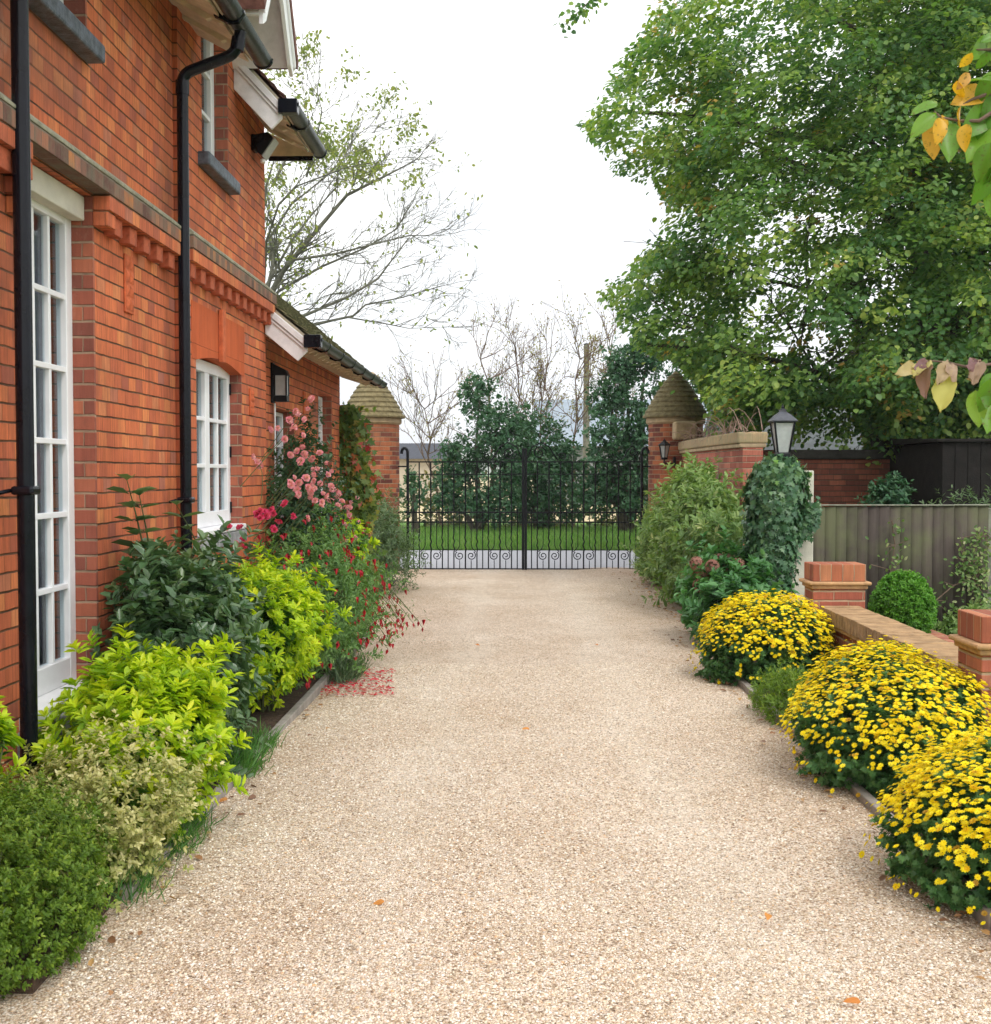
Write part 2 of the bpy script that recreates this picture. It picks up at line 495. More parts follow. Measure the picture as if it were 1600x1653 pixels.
M['fallen'] = two('fallen_leaf', (.55, .20, .04), (.60, .26, .06), (.45, .20, .08), trans=.2)


# ------------------------------------------------------------------ foliage (numpy)
rs = np.random.RandomState(7)
T_OVAL = (np.array([(0, 0, 0), (.24, .28, .07), (.22, .68, .02), (0, 1, -.14), (-.22, .68, .02), (-.24, .28, .07)]), [(0, 1, 2, 3), (0, 3, 4, 5)])
T_NARROW = (np.array([(0, 0, 0), (.11, .3, .03), (.10, .7, 0), (0, 1, -.1), (-.10, .7, 0), (-.11, .3, .03)]), [(0, 1, 2, 3), (0, 3, 4, 5)])
T_ROUND = (np.array([(0, 0, 0), (.36, .22, .08), (.36, .66, .03), (0, 1, -.12), (-.36, .66, .03), (-.36, .22, .08)]), [(0, 1, 2, 3), (0, 3, 4, 5)])
T_LOBED = (np.array([(0, 0, 0), (.50, .10, .05), (.22, .38, .02), (.46, .62, 0), (.16, .62, .03), (0, 1, -.10), (-.16, .62, .03), (-.46, .62, 0), (-.22, .38, .02), (-.50, .10, .05), (0, .4, -.03)]),
           [(0, 1, 2, 10), (10, 2, 3, 4), (10, 4, 5, 6), (10, 6, 7, 8), (0, 10, 8, 9)])
T_CH = (np.array([(0, 0, 0), (.17, .35, .05), (.16, .72, .01), (0, 1, -.12), (-.16, .72, .01), (-.17, .35, .05)]), [(0, 1, 2, 3), (0, 3, 4, 5)])
T_BLADE = (np.array([(-.02, 0, 0), (.02, 0, 0), (.016, .55, .10), (-.016, .55, .10), (.003, 1, -.05), (-.003, 1, -.05)]), [(0, 1, 2, 3), (3, 2, 4, 5)])


def rosette(n, r=1.0, lift=.25, w=.3, layers=((1.0, .15), (.6, .45))):
    vs, fs = [], []
    for li, (rr, up) in enumerate(layers):
        for k in range(n):
            q = 2 * math.pi * (k + .5 * li) / n
            c, s_ = math.cos(q), math.sin(q)
            b = len(vs)
            for (a, t_, z) in ((.08, 0, 0), (.6 * rr, w, up * .7), (rr, 0, up), (.6 * rr, -w, up * .7)):
                vs.append((c * a - s_ * t_, s_ * a + c * t_, z))
            fs.append((b, b + 1, b + 2, b + 3))
    # note: normal along +z; instancing maps local y to 'direction', z to 'normal'
    return (np.array(vs), fs)


T_MUM = rosette(9, w=.24, layers=((1.0, .04), (.72, .12), (.42, .20)))
T_ROSE = rosette(6, w=.55, layers=((1.0, .25), (.75, .55), (.45, .75), (.2, .8)))
T_DROP = (np.array([(0, 0, 0), (.22, .35, .0), (0, .9, 0), (-.22, .35, 0), (0, .35, .22), (0, .35, -.22), (.30, .05, .1), (-.30, .05, -.1)]),
          [(0, 1, 2, 3), (0, 4, 2, 5), (0, 6, 1, 4), (0, 7, 3, 5)])


def norm(a):
    return a / np.maximum(np.linalg.norm(a, axis=-1, keepdims=True), 1e-9)


def inst(tmpl, pos, d, nrm, scale):
    tv, tf = tmpl
    y = norm(d)
    x = norm(np.cross(y, nrm)); z = np.cross(x, y)
    N = len(pos); k = len(tv)
    s_ = np.broadcast_to(np.asarray(scale, float), (N,))[:, None, None]
    V = (tv[None, :, 0, None] * x[:, None] + tv[None, :, 1, None] * y[:, None] + tv[None, :, 2, None] * z[:, None]) * s_ + pos[:, None]
    Fc = (np.array(tf)[None] + (np.arange(N) * k)[:, None, None])
    return V.reshape(-1, 3), Fc.reshape(-1, len(tf[0])), len(tf)


def leafmesh(name, parts, mat, parent=None, kind=None):
    """parts: list of (V, F, faces_per_leaf, rnd per leaf)"""
    Vs, Fs, Rn, b = [], [], [], 0
    for V, Fc, nf, r in parts:
        Vs.append(V); Fs.append(Fc + b); b += len(V); Rn.append(np.repeat(r, nf))
    V = np.concatenate(Vs); Fc = np.concatenate(Fs); R = np.concatenate(Rn)
    me = bpy.data.meshes.new(name)
    me.vertices.add(len(V)); me.vertices.foreach_set('co', V.astype(np.float32).ravel())
    nf, k = Fc.shape
    me.loops.add(nf * k); me.loops.foreach_set('vertex_index', Fc.astype(np.int32).ravel())
    me.polygons.add(nf); me.polygons.foreach_set('loop_start', (np.arange(nf) * k).astype(np.int32))
    me.update(calc_edges=True)
    at_ = me.attributes.new('rnd', 'FLOAT', 'FACE'); at_.data.foreach_set('value', R.astype(np.float32))
    o = link(name, me, mat, parent)
    if kind: o['kind'] = kind
    return o


def rdir(n):
    return norm(rs.normal(size=(n, 3)))


def shoots(P, A, per, L, tmpl, spread=.8, seglen=None, bias=0., upn=.6, jit=.35):
    """P tips, A axes; `per` leaves round the last stretch of every shoot"""
    n = len(P)
    seglen = seglen or L * 1.2
    t_ = rs.rand(n, per) ** .8
    ax = np.repeat(norm(A)[:, None], per, 1)
    rad = rs.normal(size=(n, per, 3)); rad -= ax * (rad * ax).sum(-1, keepdims=True); rad = norm(rad)
    d = norm(rad * (spread + .5 * t_[..., None]) + ax * (1 - .6 * t_[..., None]) + rs.normal(size=(n, per, 3)) * jit * .4)
    pos = P[:, None] - ax * (t_ * seglen)[..., None]
    nr = norm(ax * .8 + np.array([0, 0, upn]) + rs.normal(size=(n, per, 3)) * jit)
    sc_ = L * (.65 + .5 * rs.rand(n, per)) * (.75 + .35 * t_)
    base = rs.rand(n, 1) * .6
    r = np.clip(base * .8 + rs.rand(n, per) * .28 + .28 * (1 - t_) + bias, 0, 1)
    return (*inst(tmpl, pos.reshape(-1, 3), d.reshape(-1, 3), nr.reshape(-1, 3), sc_.ravel()), r.ravel())


def lump(dirs, seed, amp=.18):
    r = np.random.RandomState(seed); f = np.zeros(len(dirs))
    for k in range(6):
        w_ = r.normal(size=3) * (2.0 + k)
        f += np.sin(dirs @ w_ + r.rand() * 6.28) / (1 + .5 * k)
    return 1 + amp * f / 1.6


def ellipsoid_pts(c, rad, n, lo=.75, hi=1.0, seed=1, amp=.16, zmin=.02, xmin=None, xmax=None, up=0.0):
    d = rdir(int(n * 2.2)); d[:, 2] += up; d = norm(d)
    f = lump(d, seed, amp) * (lo + (hi - lo) * rs.rand(len(d)) ** .6)
    P = np.array(c) + d * np.array(rad) * f[:, None]
    ok = P[:, 2] > zmin
    if xmin is not None: ok &= P[:, 0] > xmin
    if xmax is not None: ok &= P[:, 0] < xmax
    return P[ok][:n], norm(d[ok][:n] / np.array(rad) * np.mean(rad))


def stems_mesh(base, tips, mat, parent, r0=.008, r1=.003, name='stems', sag=.15, n=5):
    m = MB()
    for t_ in tips:
        t_ = Vector(t_); b = Vector(base) + Vector((random.uniform(-.06, .06), random.uniform(-.06, .06), 0))
        mid = b.lerp(t_, .5) + Vector((0, 0, (t_ - b).length * sag)) + Vector((random.uniform(-.05, .05), random.uniform(-.05, .05), 0))
        m.tube([b, mid, t_], [r0, (r0 + r1) / 2, r1], n, caps=False)
    return m.build(name, mat, parent, smooth=True)


def bush(name, label, cat, c, rad, nsh, per, L, tmpl, mat, inner=None, seed=1, group=None, amp=.16, xmin=None, xmax=None,
         spread=.8, upn=.6, nstem=14, stem='stem', base_z=0.0, up=.15, axis_up=.5, bias=0., zmin=.03, kind='shoots', inner_frac=.6, seglen=None, poke=.35):
    root = empty(name, (c[0], c[1], base_z), label, cat, group)
    P, D = ellipsoid_pts(c, rad, nsh, .80, 1.0, seed, amp, zmin, xmin, xmax, up)
    A = norm(D + np.array([0, 0, axis_up]) + rs.normal(size=D.shape) * .25)
    out_ = (rs.rand(len(P)) ** 5) * poke * np.mean(rad)
    P = P + A * out_[:, None]
    if xmin is not None: P[:, 0] = np.maximum(P[:, 0], xmin)
    parts = [shoots(P, A, per, L, tmpl, spread, bias=bias, upn=upn, seglen=seglen)]
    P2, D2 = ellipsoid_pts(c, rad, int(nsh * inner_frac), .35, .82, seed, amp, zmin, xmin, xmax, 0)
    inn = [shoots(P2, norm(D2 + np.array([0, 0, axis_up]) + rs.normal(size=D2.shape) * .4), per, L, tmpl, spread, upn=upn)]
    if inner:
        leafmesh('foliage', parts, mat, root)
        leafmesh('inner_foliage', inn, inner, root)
    else:
        leafmesh('foliage', parts + inn, mat, root)
    idx = rs.choice(len(P2), min(nstem, len(P2)), replace=False)
    stems_mesh((c[0], c[1], base_z), P2[idx], M[stem], root)
    return root, P, D


random.seed(3)

# ================================================================== GROUND, ROAD, FIELD, HILLS
def sheet(name, pts, z, mat, kind='structure'):
    m = MB().add([(x, y, z) for x, y in pts], [tuple(range(len(pts)))])
    o = m.build(name, mat); o['kind'] = kind
    return o


def gravel_mat():
    t = NT('gravel'); o = t.obj()
    def vor(scale, feat='F1'):
        v = t.n('TexVoronoi', feature=feat); v.inputs['Scale'].default_value = scale; v.inputs['Randomness'].default_value = 1.0
        t.l(o, v.inputs['Vector']); return v
    a = vor(125); sa = t.n('SeparateColor'); t.l(a.outputs['Color'], sa.inputs[0])
    col = t.ramp(sa.outputs[0], [(0, (.20, .15, .11)), (.07, (.42, .32, .24)), (.20, (.64, .52, .40)), (.45, (.77, .66, .54)), (.68, (.85, .77, .68)), (.86, (.90, .87, .83)), (1, (.68, .45, .28))])
    ed = t.ramp(a.outputs['Distance'], [(.35, (1.05,) * 3), (.95, (.45, .40, .34))])
    col = t.mix(1.0, col, ed, 'MULTIPLY')
    big = t.noise(1.1, 5, .6, o)
    col = t.mix(1.0, col, t.ramp(big, [(.3, (.90, .84, .78)), (.65, (1.06, 1.05, 1.05))]), 'MULTIPLY')
    b2 = t.noise(7, 5, .7, o)
    col = t.mix(1.0, col, t.ramp(b2, [(.3, (.90, .87, .83)), (.7, (1.05, 1.05, 1.05))]), 'MULTIPLY')
    # worn wheel tracks down the middle, browner and dirtier towards the edges
    sx = t.n('SeparateXYZ'); t.l(o, sx.inputs[0])
    wob = t.math('MULTIPLY', t.math('SUBTRACT', t.noise(.8, 4, .6, o), .5), .9)
    ex = t.math('ABSOLUTE', t.math('ADD', t.math('SUBTRACT', sx.outputs[0], .12), wob))
    em = t.n('MapRange'); em.interpolation_type = 'SMOOTHSTEP'; em.inputs['From Min'].default_value = .85; em.inputs['From Max'].default_value = 1.75; t.l(ex, em.inputs['Value'])
    dn = t.ramp(t.noise(9, 6, .75, o), [(.40, (0, 0, 0)), (.62, (1, 1, 1))])
    col = t.mix(t.math('MULTIPLY', em.outputs[0], t.math('ADD', .12, t.math('MULTIPLY', dn, .42))), col, (.40, .27, .16))
    tm = t.n('MapRange'); tm.interpolation_type = 'SMOOTHSTEP'; tm.inputs['From Min'].default_value = .28; tm.inputs['From Max'].default_value = .05
    t.l(t.math('ABSOLUTE', t.math('SUBTRACT', ex, .62)), tm.inputs['Value'])
    col = t.mix(t.math('MULTIPLY', tm.outputs[0], .16), col, (.86, .80, .70))
    g3 = t.noise(34, 6, .85, o)
    col = t.mix(1.0, col, t.ramp(g3, [(.34, (.66, .61, .53)), (.45, (1.0, .99, .96)), (.66, (1.12, 1.12, 1.12))]), 'MULTIPLY')
    g4 = t.noise(75, 4, .8, o)
    col = t.mix(1.0, col, t.ramp(g4, [(.33, (.50, .45, .38)), (.42, (1, 1, 1)), (.7, (1.06, 1.06, 1.06))]), 'MULTIPLY')
    t.base(col, .85, .3)
    inv = t.math('SUBTRACT', 1, a.outputs['Distance'])
    h = t.math('ADD', inv, t.math('MULTIPLY', sa.outputs[1], .5))
    t.bump(h, 1.0, .007)
    return t.m


def grass_mat(name, a, b, c):
    t = NT(name); o = t.obj()
    n1 = t.noise(3, 6, .7, o); n2 = t.noise(60, 3, .7, o)
    col = t.ramp(n1, [(.3, a), (.5, b), (.72, c)])
    col = t.mix(1.0, col, t.ramp(n2, [(.3, (.6, .6, .6)), (.7, (1.3, 1.3, 1.2))]), 'MULTIPLY')
    t.base(col, .9, .2); t.bump(n2, .8, .03)
    return t.m


M['gravel'] = gravel_mat()
M['grassland'] = grass_mat('grassland', (.05, .12, .02), (.09, .20, .03), (.14, .25, .05))
M['lawn'] = grass_mat('verge_grass', (.07, .16, .03), (.11, .24, .04), (.20, .28, .08))
M['hill'] = grass_mat('hill_green', (.08, .13, .06), (.12, .17, .08), (.18, .20, .10))

sheet('ground', [(-3000, -200), (3000, -200), (3000, 3600), (-3000, 3600)], -.03, M['grassland'])
KL, KR = -1.42, 1.64
# gravel drive: a subtly uneven grid
def drive():
    xs = np.linspace(-1.75, 1.66, 60); xs2 = xs
    ys = np.concatenate([np.linspace(-4, 3, 12), np.linspace(3.1, 12, 140), np.linspace(12.1, 19.35, 60)])
    X, Y = np.meshgrid(xs, ys)
    t_ = np.clip((Y - 9) / 8, 0, 1)
    lft = np.where(Y < 11, -1.47, -1.47 - .5 * np.clip((Y - 11) / 6, 0, 1))
    lft = np.where(Y < 11.0, -2.5, lft)
    rgt = 1.69 + .42 * np.clip((Y - 9.5) / 6, 0, 1)
    f = (X - xs[0]) / (xs[-1] - xs[0])
    X = lft + (rgt - lft) * f
    Z = .010 * np.sin(X * 1.7 + Y * .6) + .006 * np.sin(Y * 2.3 + X) + .008 * np.sin(X * 4.1 - Y * .9)
    Z = Z + .02
    V = np.stack([X, Y, Z], -1).reshape(-1, 3)
    nx, ny = X.shape[1], X.shape[0]
    i = np.arange(ny - 1)[:, None] * nx + np.arange(nx - 1)[None]
    Fc = np.stack([i, i + 1, i + nx + 1, i + nx], -1).reshape(-1, 4)
    o = leafmesh('gravel_drive', [(V, Fc, 1, np.zeros(len(Fc)))], M['gravel'])
    o.data.polygons.foreach_set('use_smooth', [True] * len(o.data.polygons))
    tag(o, kind='structure')
drive()

def pebbles():
    """loose stones lying on the near part of the drive"""
    n = 90000
    y = 3.2 + (rs.rand(n) ** 1.5) * 6.5
    x = -1.42 + rs.rand(n) * 3.05
    z = .010 * np.sin(x * 1.7 + y * .6) + .006 * np.sin(y * 2.3 + x) + .008 * np.sin(x * 4.1 - y * .9) + .020
    tv = np.array([(1, 0, 0), (0, 1, 0), (-1, 0, 0), (0, -1, 0), (.6, .6, .5), (-.6, .6, .55), (-.6, -.6, .5), (.6, -.6, .6)])
    tf = [(4, 5, 6, 7), (0, 1, 5, 4), (1, 2, 6, 5), (2, 3, 7, 6), (3, 0, 4, 7)]
    d = rs.normal(size=(n, 3)); d[:, 2] *= .25
    nr = np.array([0, 0, 1.0]) + rs.normal(size=(n, 3)) * .35
    s_ = .0026 + .0040 * rs.rand(n) ** 1.6
    V, Fc, nf = inst((tv, tf), np.stack([x, y, z - .001], -1), d, nr, s_)
    t = NT('loose_stone'); a = t.n('Attribute'); a.attribute_name = 'rnd'
    t.base(t.ramp(a.outputs['Fac'], [(0, (.20, .14, .09)), (.08, (.38, .27, .17)), (.3, (.58, .46, .32)), (.55, (.80, .69, .52)), (.85, (.90, .86, .78)), (1, (.66, .42, .22))]), .8, .3)
    o = leafmesh('loose_gravel', [(V, Fc, nf, rs.rand(n))], t.m)
    tag(o, 'loose pale and brown stones lying over the gravel drive', 'gravel', kind='stuff')
pebbles()

sheet('road', [(-60, 19.45), (60, 19.45), (60, 24.2), (-60, 24.2)], .0, M['asphalt'])
sheet('road_verge', [(-60, 24.3), (60, 24.3), (60, 37), (-60, 37)], .02, M['lawn'])
sheet('stubble_field', [(-300, 38), (300, 38), (300, 420), (-300, 420)], .03, M['straw'])
m = MB().box(-1.95, 2.2, 19.36, 19.45, -.05, .012); o = m.build('threshold_kerb', M['kerb']); o['kind'] = 'structure'

def verge_grass():
    n = 26000
    x = -6 + rs.rand(n) * 13; y = 24.2 + rs.rand(n) ** 1.4 * 9
    d = rs.normal(size=(n, 3)) * .35 + np.array([0, 0, 1.0])
    V, Fc, nf = inst(T_BLADE, np.stack([x, y, np.full(n, .0)], -1), d, rdir(n), .08 + .12 * rs.rand(n))
    V2 = V
    m_ = two('verge_blade', (.08, .19, .035), (.13, .28, .05), (.24, .34, .10), trans=.4)
    o = leafmesh('verge_grass', [(V2, Fc, nf, rs.rand(n))], m_)
    tag(o, 'bright green grass on the verge across the road', 'grass', kind='stuff')
T_BLADE_W = (T_BLADE[0] * np.array([2.4, 1, 1]), T_BLADE[1])
T_BLADE0 = T_BLADE; T_BLADE = T_BLADE_W
verge_grass()
T_BLADE = T_BLADE0

def hills():
    pts = []
    xs = np.linspace(-2600, 2600, 90)
    V, Fc = [], []
    for i, x in enumerate(xs):
        hgt = 30 + 18 * math.sin(x / 420 + 1.1) + 9 * math.sin(x / 150)
        for y, k in ((1400, 0), (1700, .6), (2050, 1.0), (2600, .55), (3200, 0)):
            V.append((x, y + 60 * math.sin(x / 200), -1 + hgt * k * 1.15))
    for i in range(len(xs) - 1):
        for j in range(4):
            a = i * 5 + j; Fc.append((a, a + 5, a + 6, a + 1))
    m_ = MB().add(V, Fc); o = m_.build('hills', M['hill'], smooth=True); o['kind'] = 'structure'
hills()

# planting beds
m = MB().box(-2.5, KL - .05, 3.5, 11.2, -.03, .062); o = m.build('left_flower_bed', M['soil']); o['kind'] = 'structure'
m = MB().box(-2.5, -1.75, 11.2, 19.0, -.03, .034); o = m.build('left_bed_end', M['soil']); o['kind'] = 'structure'
m = MB().box(KR + .05, 2.42, 2.2, 10.2, -.03, .035); o = m.build('right_flower_bed', M['soil']); o['kind'] = 'structure'
m = MB().box(1.98, 3.2, 10.2, 18.6, -.03, .032); o = m.build('right_bed_end', M['soil']); o['kind'] = 'structure'

def kerb(x, y0, y1, side, label):
    root = empty('edging_kerb', (x, y0, 0), label, 'kerb', 'edgings along the gravel drive')
    y = y0
    while y < y1:
        L = .92
        m = MB().box(x - .025, x + .025, y, min(y + L, y1), -.05, .074 + random.uniform(-.004, .004))
        m.build('edging_piece', M['kerb'], root, bevel=.006)
        y += L + .008
kerb(KL - .02, 4.25, 11.2, 1, 'grey edging strip along the drive at the foot of the house bed')
kerb(KR + .02, 2.2, 9.4, -1, 'grey edging strip along the drive beside the yellow flower mounds')

# ================================================================== HOUSE
XA, XB, XW = -2.03, -2.00, -2.08
YS, YE, YW = 6.97, 9.36, 13.8
ZE = 4.51
house = empty('brick_house', (XA, 5.0, 0), 'red brick two storey house with white windows and black gutters along the drive', 'house')


def wall(name, x, th, y0, y1, z0, z1, holes, mat, parent):
    ys = sorted({y0, y1} | {h[0] for h in holes} | {h[1] for h in holes})
    zs = sorted({z0, z1} | {h[2] for h in holes} | {h[3] for h in holes})
    ys = [y for y in ys if y0 <= y <= y1]; zs = [z for z in zs if z0 <= z <= z1]
    ny, nz = len(ys) - 1, len(zs) - 1
    def solid(i, j):
        if not (0 <= i < ny and 0 <= j < nz): return False
        cy, cz = (ys[i] + ys[i + 1]) / 2, (zs[j] + zs[j + 1]) / 2
        return not any(h[0] < cy < h[1] and h[2] < cz < h[3] for h in holes)
    m = MB(); xb = x - th
    for i in range(ny):
        for j in range(nz):
            if not solid(i, j): continue
            a, b, c, d = ys[i], ys[i + 1], zs[j], zs[j + 1]
            m.add([(x, a, c), (x, b, c), (x, b, d), (x, a, d)], [(0, 1, 2, 3)])
            m.add([(xb, a, c), (xb, a, d), (xb, b, d), (xb, b, c)], [(0, 1, 2, 3)])
            if not solid(i - 1, j): m.add([(x, a, c), (x, a, d), (xb, a, d), (xb, a, c)], [(0, 1, 2, 3)])
            if not solid(i + 1, j): m.add([(x, b, c), (xb, b, c), (xb, b, d), (x, b, d)], [(0, 1, 2, 3)])
            if not solid(i, j - 1): m.add([(x, a, c), (xb, a, c), (xb, b, c), (x, b, c)], [(0, 1, 2, 3)])
            if not solid(i, j + 1): m.add([(x, a, d), (x, b, d), (xb, b, d), (xb, a, d)], [(0, 1, 2, 3)])
    me = bpy.data.meshes.new(name); me.from_pydata(m.v, [], m.f); me.update(); box_uv(me)
    return link(name, me, mat, parent)


W1 = (4.76, 5.63, .52, 2.92)
U1 = (4.70, 5.57, 3.60, 4.20)
W2 = (7.32, 8.51, 1.14, 2.36)
U2 = (7.50, 8.17, 3.60, 5.0)
A1 = (10.12, 10.95, 1.0, 2.16)
A2 = (12.3, 13.17, 1.0, 2.45)
wall('wall', XA, .33, 1.0, YS, -.05, ZE, [W1, U1], M['brick'], house)
wall('wall', XB, .30, YS, YE, -.05, ZE + .0, [W2, (U2[0], U2[1], U2[2], ZE + 1)], M['brick'], house)
wall('wing_wall', XW, .30, YE, YW, -.05, 2.95, [A1, A2], M['brick'], house)
# far gable wall of the two storey part and of the wing, dark room linings behind the windows
MB().prism([(XB - .30, 0), (XB - .30, 4.80), (-4.4, 7.05), (-6.5, 4.8), (-6.5, 0)], 'y', YE - .3, YE - .002).build('end_wall', M['brick'], house)
MB().prism([(XW - .30, 0), (XW - .30, 3.20), (-4.4, 4.90), (-6.4, 3.2), (-6.4, 0)], 'y', YW - .3, YW - .002).build('end_wall', M['brick'], house)
MB().box(-6.5, XA - .33, 1.0, 1.3, 0, 7.0).build('end_wall', M['brick'], house)
MB().box(-6.8, -6.5, 1.0, YW, 0, 6.0).build('back_wall', M['brick'], house)
MB().box(-6.5, XA - .335, 1.3, YE - .3, 2.98, 3.08).build('floor_slab', M['interior'], house)
# dormer cheek / head wall above the upper far window
gy0, gy1, gz = 7.18, 8.50, 4.33
m = MB().add([(XB + .001, U2[0] - .25, gz), (XB + .001, U2[1] + .25, gz), (XB + .001, 7.85, 5.6)], [(0, 1, 2)])

# brick quoins lining the window reveals (darker moulded brick), 3 mm proud of the reveal
def reveal(x, hole, depth, parent, far=True):
    y = hole[1]
    MB().box(x - depth, x + .001, y - .003, y + .02, hole[2], hole[3]).build('window_reveal', M['brick_red'], parent)
reveal(XA, W1, .12, house); reveal(XA, U1, .12, house); reveal(XB, W2, .10, house); reveal(XB, (U2[0], U2[1], U2[2], 4.4), .10, house)
reveal(XW, A1, .11, house); reveal(XW, A2, .11, house)

# string course
def string(x, y0, y1, gap=None):
    xo = x + .085
    segs = [(y0, y1)] if not gap else [(y0, gap[0]), (gap[1], y1)]
    for a, b in segs:
        MB().box(x + .001, xo, a, b, 2.853, 2.928).build('string_course', M['brick'], house, bevel=.003)
    MB().box(x + .001, xo + .004, y0 - .001, y1 + .001, 2.930, 3.005).build('string_course', M['soldier'], house, bevel=.003)
    MB().prism([(x + .001, 3.007), (xo + .006, 3.007), (xo + .006, 3.022), (x + .001, 3.095)], 'y', y0, y1).build('weathering', M['stone_slope'], house, bevel=.003)
string(XA, 1.0, YS - .004, (W1[0] - .02, W1[1] - .0))
string(XB, YS, YE + .01)
# corbelled corners where the string course steps round the french window
for k in range(3):
    MB().box(XA + .001, XA + .075 - .018 * k, W1[1] + .001, W1[1] + .11 - .02 * k, 2.853 - .075 * (k + 1) + .001, 2.853 - .075 * k - .001).build('corbel', M['terracotta' if k else 'brick'], house, bevel=.004) if k < 1 else None
    MB().box(XA + .001, XA + .075 - .018 * k, W1[0] - .13 + .02 * k, W1[0] - .001, 2.853 - .075 * (k + 1) + .001, 2.853 - .075 * k - .001).build('corbel', M['brick'], house, bevel=.004)
# dentils
dm = None
y = 5.83
pos = []
while y < YS - .08:
    pos.append((XA, y)); y += .2245
y = YS + .10
while y < YE - .02:
    pos.append((XB, y)); y += .2245
y = W1[0] - .22
while y > 2.6:
    pos.append((XA, y)); y -= .2245
for x, y in pos:
    if dm is None:
        mm_ = MB().box(0, .058, -.055, .055, 2.766, 2.852)
        o = mm_.build('dentil', M['dentil'], house, bevel=.004); dm = o
    else:
        o = dm.copy(); C.objects.link(o)
    o.location = (x + .001, y, 0)

# terracotta ornament panels
def panel(x, yc, zc, w_=.13, h_=.30):
    p = MB().box(x + .001, x + .012, yc - w_ / 2, yc + w_ / 2, zc - h_ / 2, zc + h_ / 2).build('ornament_panel', M['terracotta'], house, bevel=.004)
    for i in range(4):
        for j in range(2):
            cy, cz = yc + (j - .5) * w_ * .50, zc + (i - 1.5) * h_ * .235
            a, b = w_ * .20, h_ * .095
            MB().add([(x + .013, cy - a, cz - b), (x + .013, cy + a, cz - b), (x + .013, cy + a, cz + b), (x + .013, cy - a, cz + b), (x + .022, cy, cz)],
                     [(0, 1, 2, 3), (0, 4, 1), (1, 4, 2), (2, 4, 3), (3, 4, 0)]).build('relief_stud', M['terracotta'], p)
panel(XA, 6.13, 2.58)
panel(XB, 8.82, 2.13, .12, .2)
panel(XW, 11.45, 2.28, .10, .22)

# rubbed brick head with segmental underside over the lower far window and its raised keystone
def head(x, hole, top, parent, depth=.11):
    y0, y1, zt = hole[0] - .1, hole[1] + .10, hole[3]
    arc = [(hole[0] + (hole[1] - hole[0]) * i / 12, zt - .055 + .055 * math.sin(math.pi * i / 12)) for i in range(13)]
    poly = [(y0, top), (y0, zt - .055)] + arc + [(y1, zt - .055), (y1, top)]
    MB().prism(poly, 'x', x - depth, x + .004).build('window_head', M['rubbed'], parent)
head(XB, W2, 2.66, house)
MB().box(XB + .005, XB + .034, 7.86, 7.95, 2.34, 2.69).build('keystone', M['terracotta'], house, bevel=.004)
MB().box(XB - .10, XB + .0, W2[0], W2[1], 2.362, 2.42).build('lintel', M['interior'], house)


def window(name, x, y0, y1, z0, z1, cols, rows, stile=.07, bar=.022, parent=None, rail_b=None, mullions=(), mat='white', curtain=False, depth=.05, head_h=None):
    """x = outer face of the frame (faces +X)"""
    rb = rail_b or stile; hh = head_h or stile
    m_ = MB()
    xb = x - depth
    m_.box(xb, x, y0, y0 + stile, z0, z1); m_.box(xb, x, y1 - stile, y1, z0, z1)
    m_.box(xb, x - .001, y0 + stile, y1 - stile, z0, z0 + rb); m_.box(xb, x - .001, y0 + stile, y1 - stile, z1 - hh, z1)
    f = m_.build(name, M[mat], parent, bevel=.004)
    ya, yb, za, zb = y0 + stile, y1 - stile, z0 + rb, z1 - hh
    edges = [ya] + [q for mu in mullions for q in mu] + [yb]
    for mu in mullions:
        MB().box(xb, x - .003, mu[0], mu[1], za, zb).build('mullion', M[mat], f, bevel=.003)
    lights = [(edges[2 * i], edges[2 * i + 1]) for i in range(len(edges) // 2)]
    for (a, b), nc in zip(lights, cols):
        for k in range(1, nc):
            q = a + (b - a) * k / nc
            MB().box(xb + .01, x - .008, q - bar / 2, q + bar / 2, za, zb).build('glazing_bar', M[mat], f, bevel=.003)
        for k in range(1, rows):
            q = za + (zb - za) * k / rows
            MB().box(xb + .012, x - .006, a, b, q - bar / 2, q + bar / 2).build('glazing_bar', M[mat], f, bevel=.003)
        MB().box(xb + .018, xb + .022, a - .003, b + .003, za - .003, zb + .003).build('pane', M['glass'], f)
    return f


# french window: frame, bars, cream head box, stone step
f1 = window('french_window', XA - .10, W1[0] + .003, W1[1] - .004, .60, 2.90, (4,), 6, stile=.075, bar=.026, parent=house, rail_b=.12, head_h=.13)
MB().box(XA - .10, XA - .035, W1[0] + .004, W1[1] - .006, 2.80, 2.915).build('head_box', M['cream'], f1, bevel=.006)
MB().box(XA - .14, XA + .03, W1[0] - .03, W1[1] - .005, .545, .599).build('sill', M['white'], f1, bevel=.006)
MB().box(XA - .14, XA + .045, W1[0] - .05, W1[1] + .02, .40, .542).build('stone_step', M['stone'], house, bevel=.01)
# lower far window: two casements, board sill, stone sill
f2 = window('casement_window', XB - .08, W2[0] + .003, W2[1] - .004, 1.235, 2.345, (2, 2), 3, stile=.075, bar=.026, parent=house, rail_b=.10, mullions=((7.84, 7.95),))
MB().box(XB - .12, XB + .035, W2[0] + .004, W2[1] - .006, 1.195, 1.233).build('sill', M['white'], f2, bevel=.008)
MB().box(XB - .12, XB + .03, W2[0] - .04, W2[1] + .04, 1.10, 1.192).build('stone_sill', M['stone'], f2, bevel=.01)
for zz in (1.35, 1.75, 2.2):
    MB().box(XB - .079, XB - .068, W2[1] - .03, W2[1] - .008, zz - .04, zz + .04).build('hinge', M['black'], f2, bevel=.002)
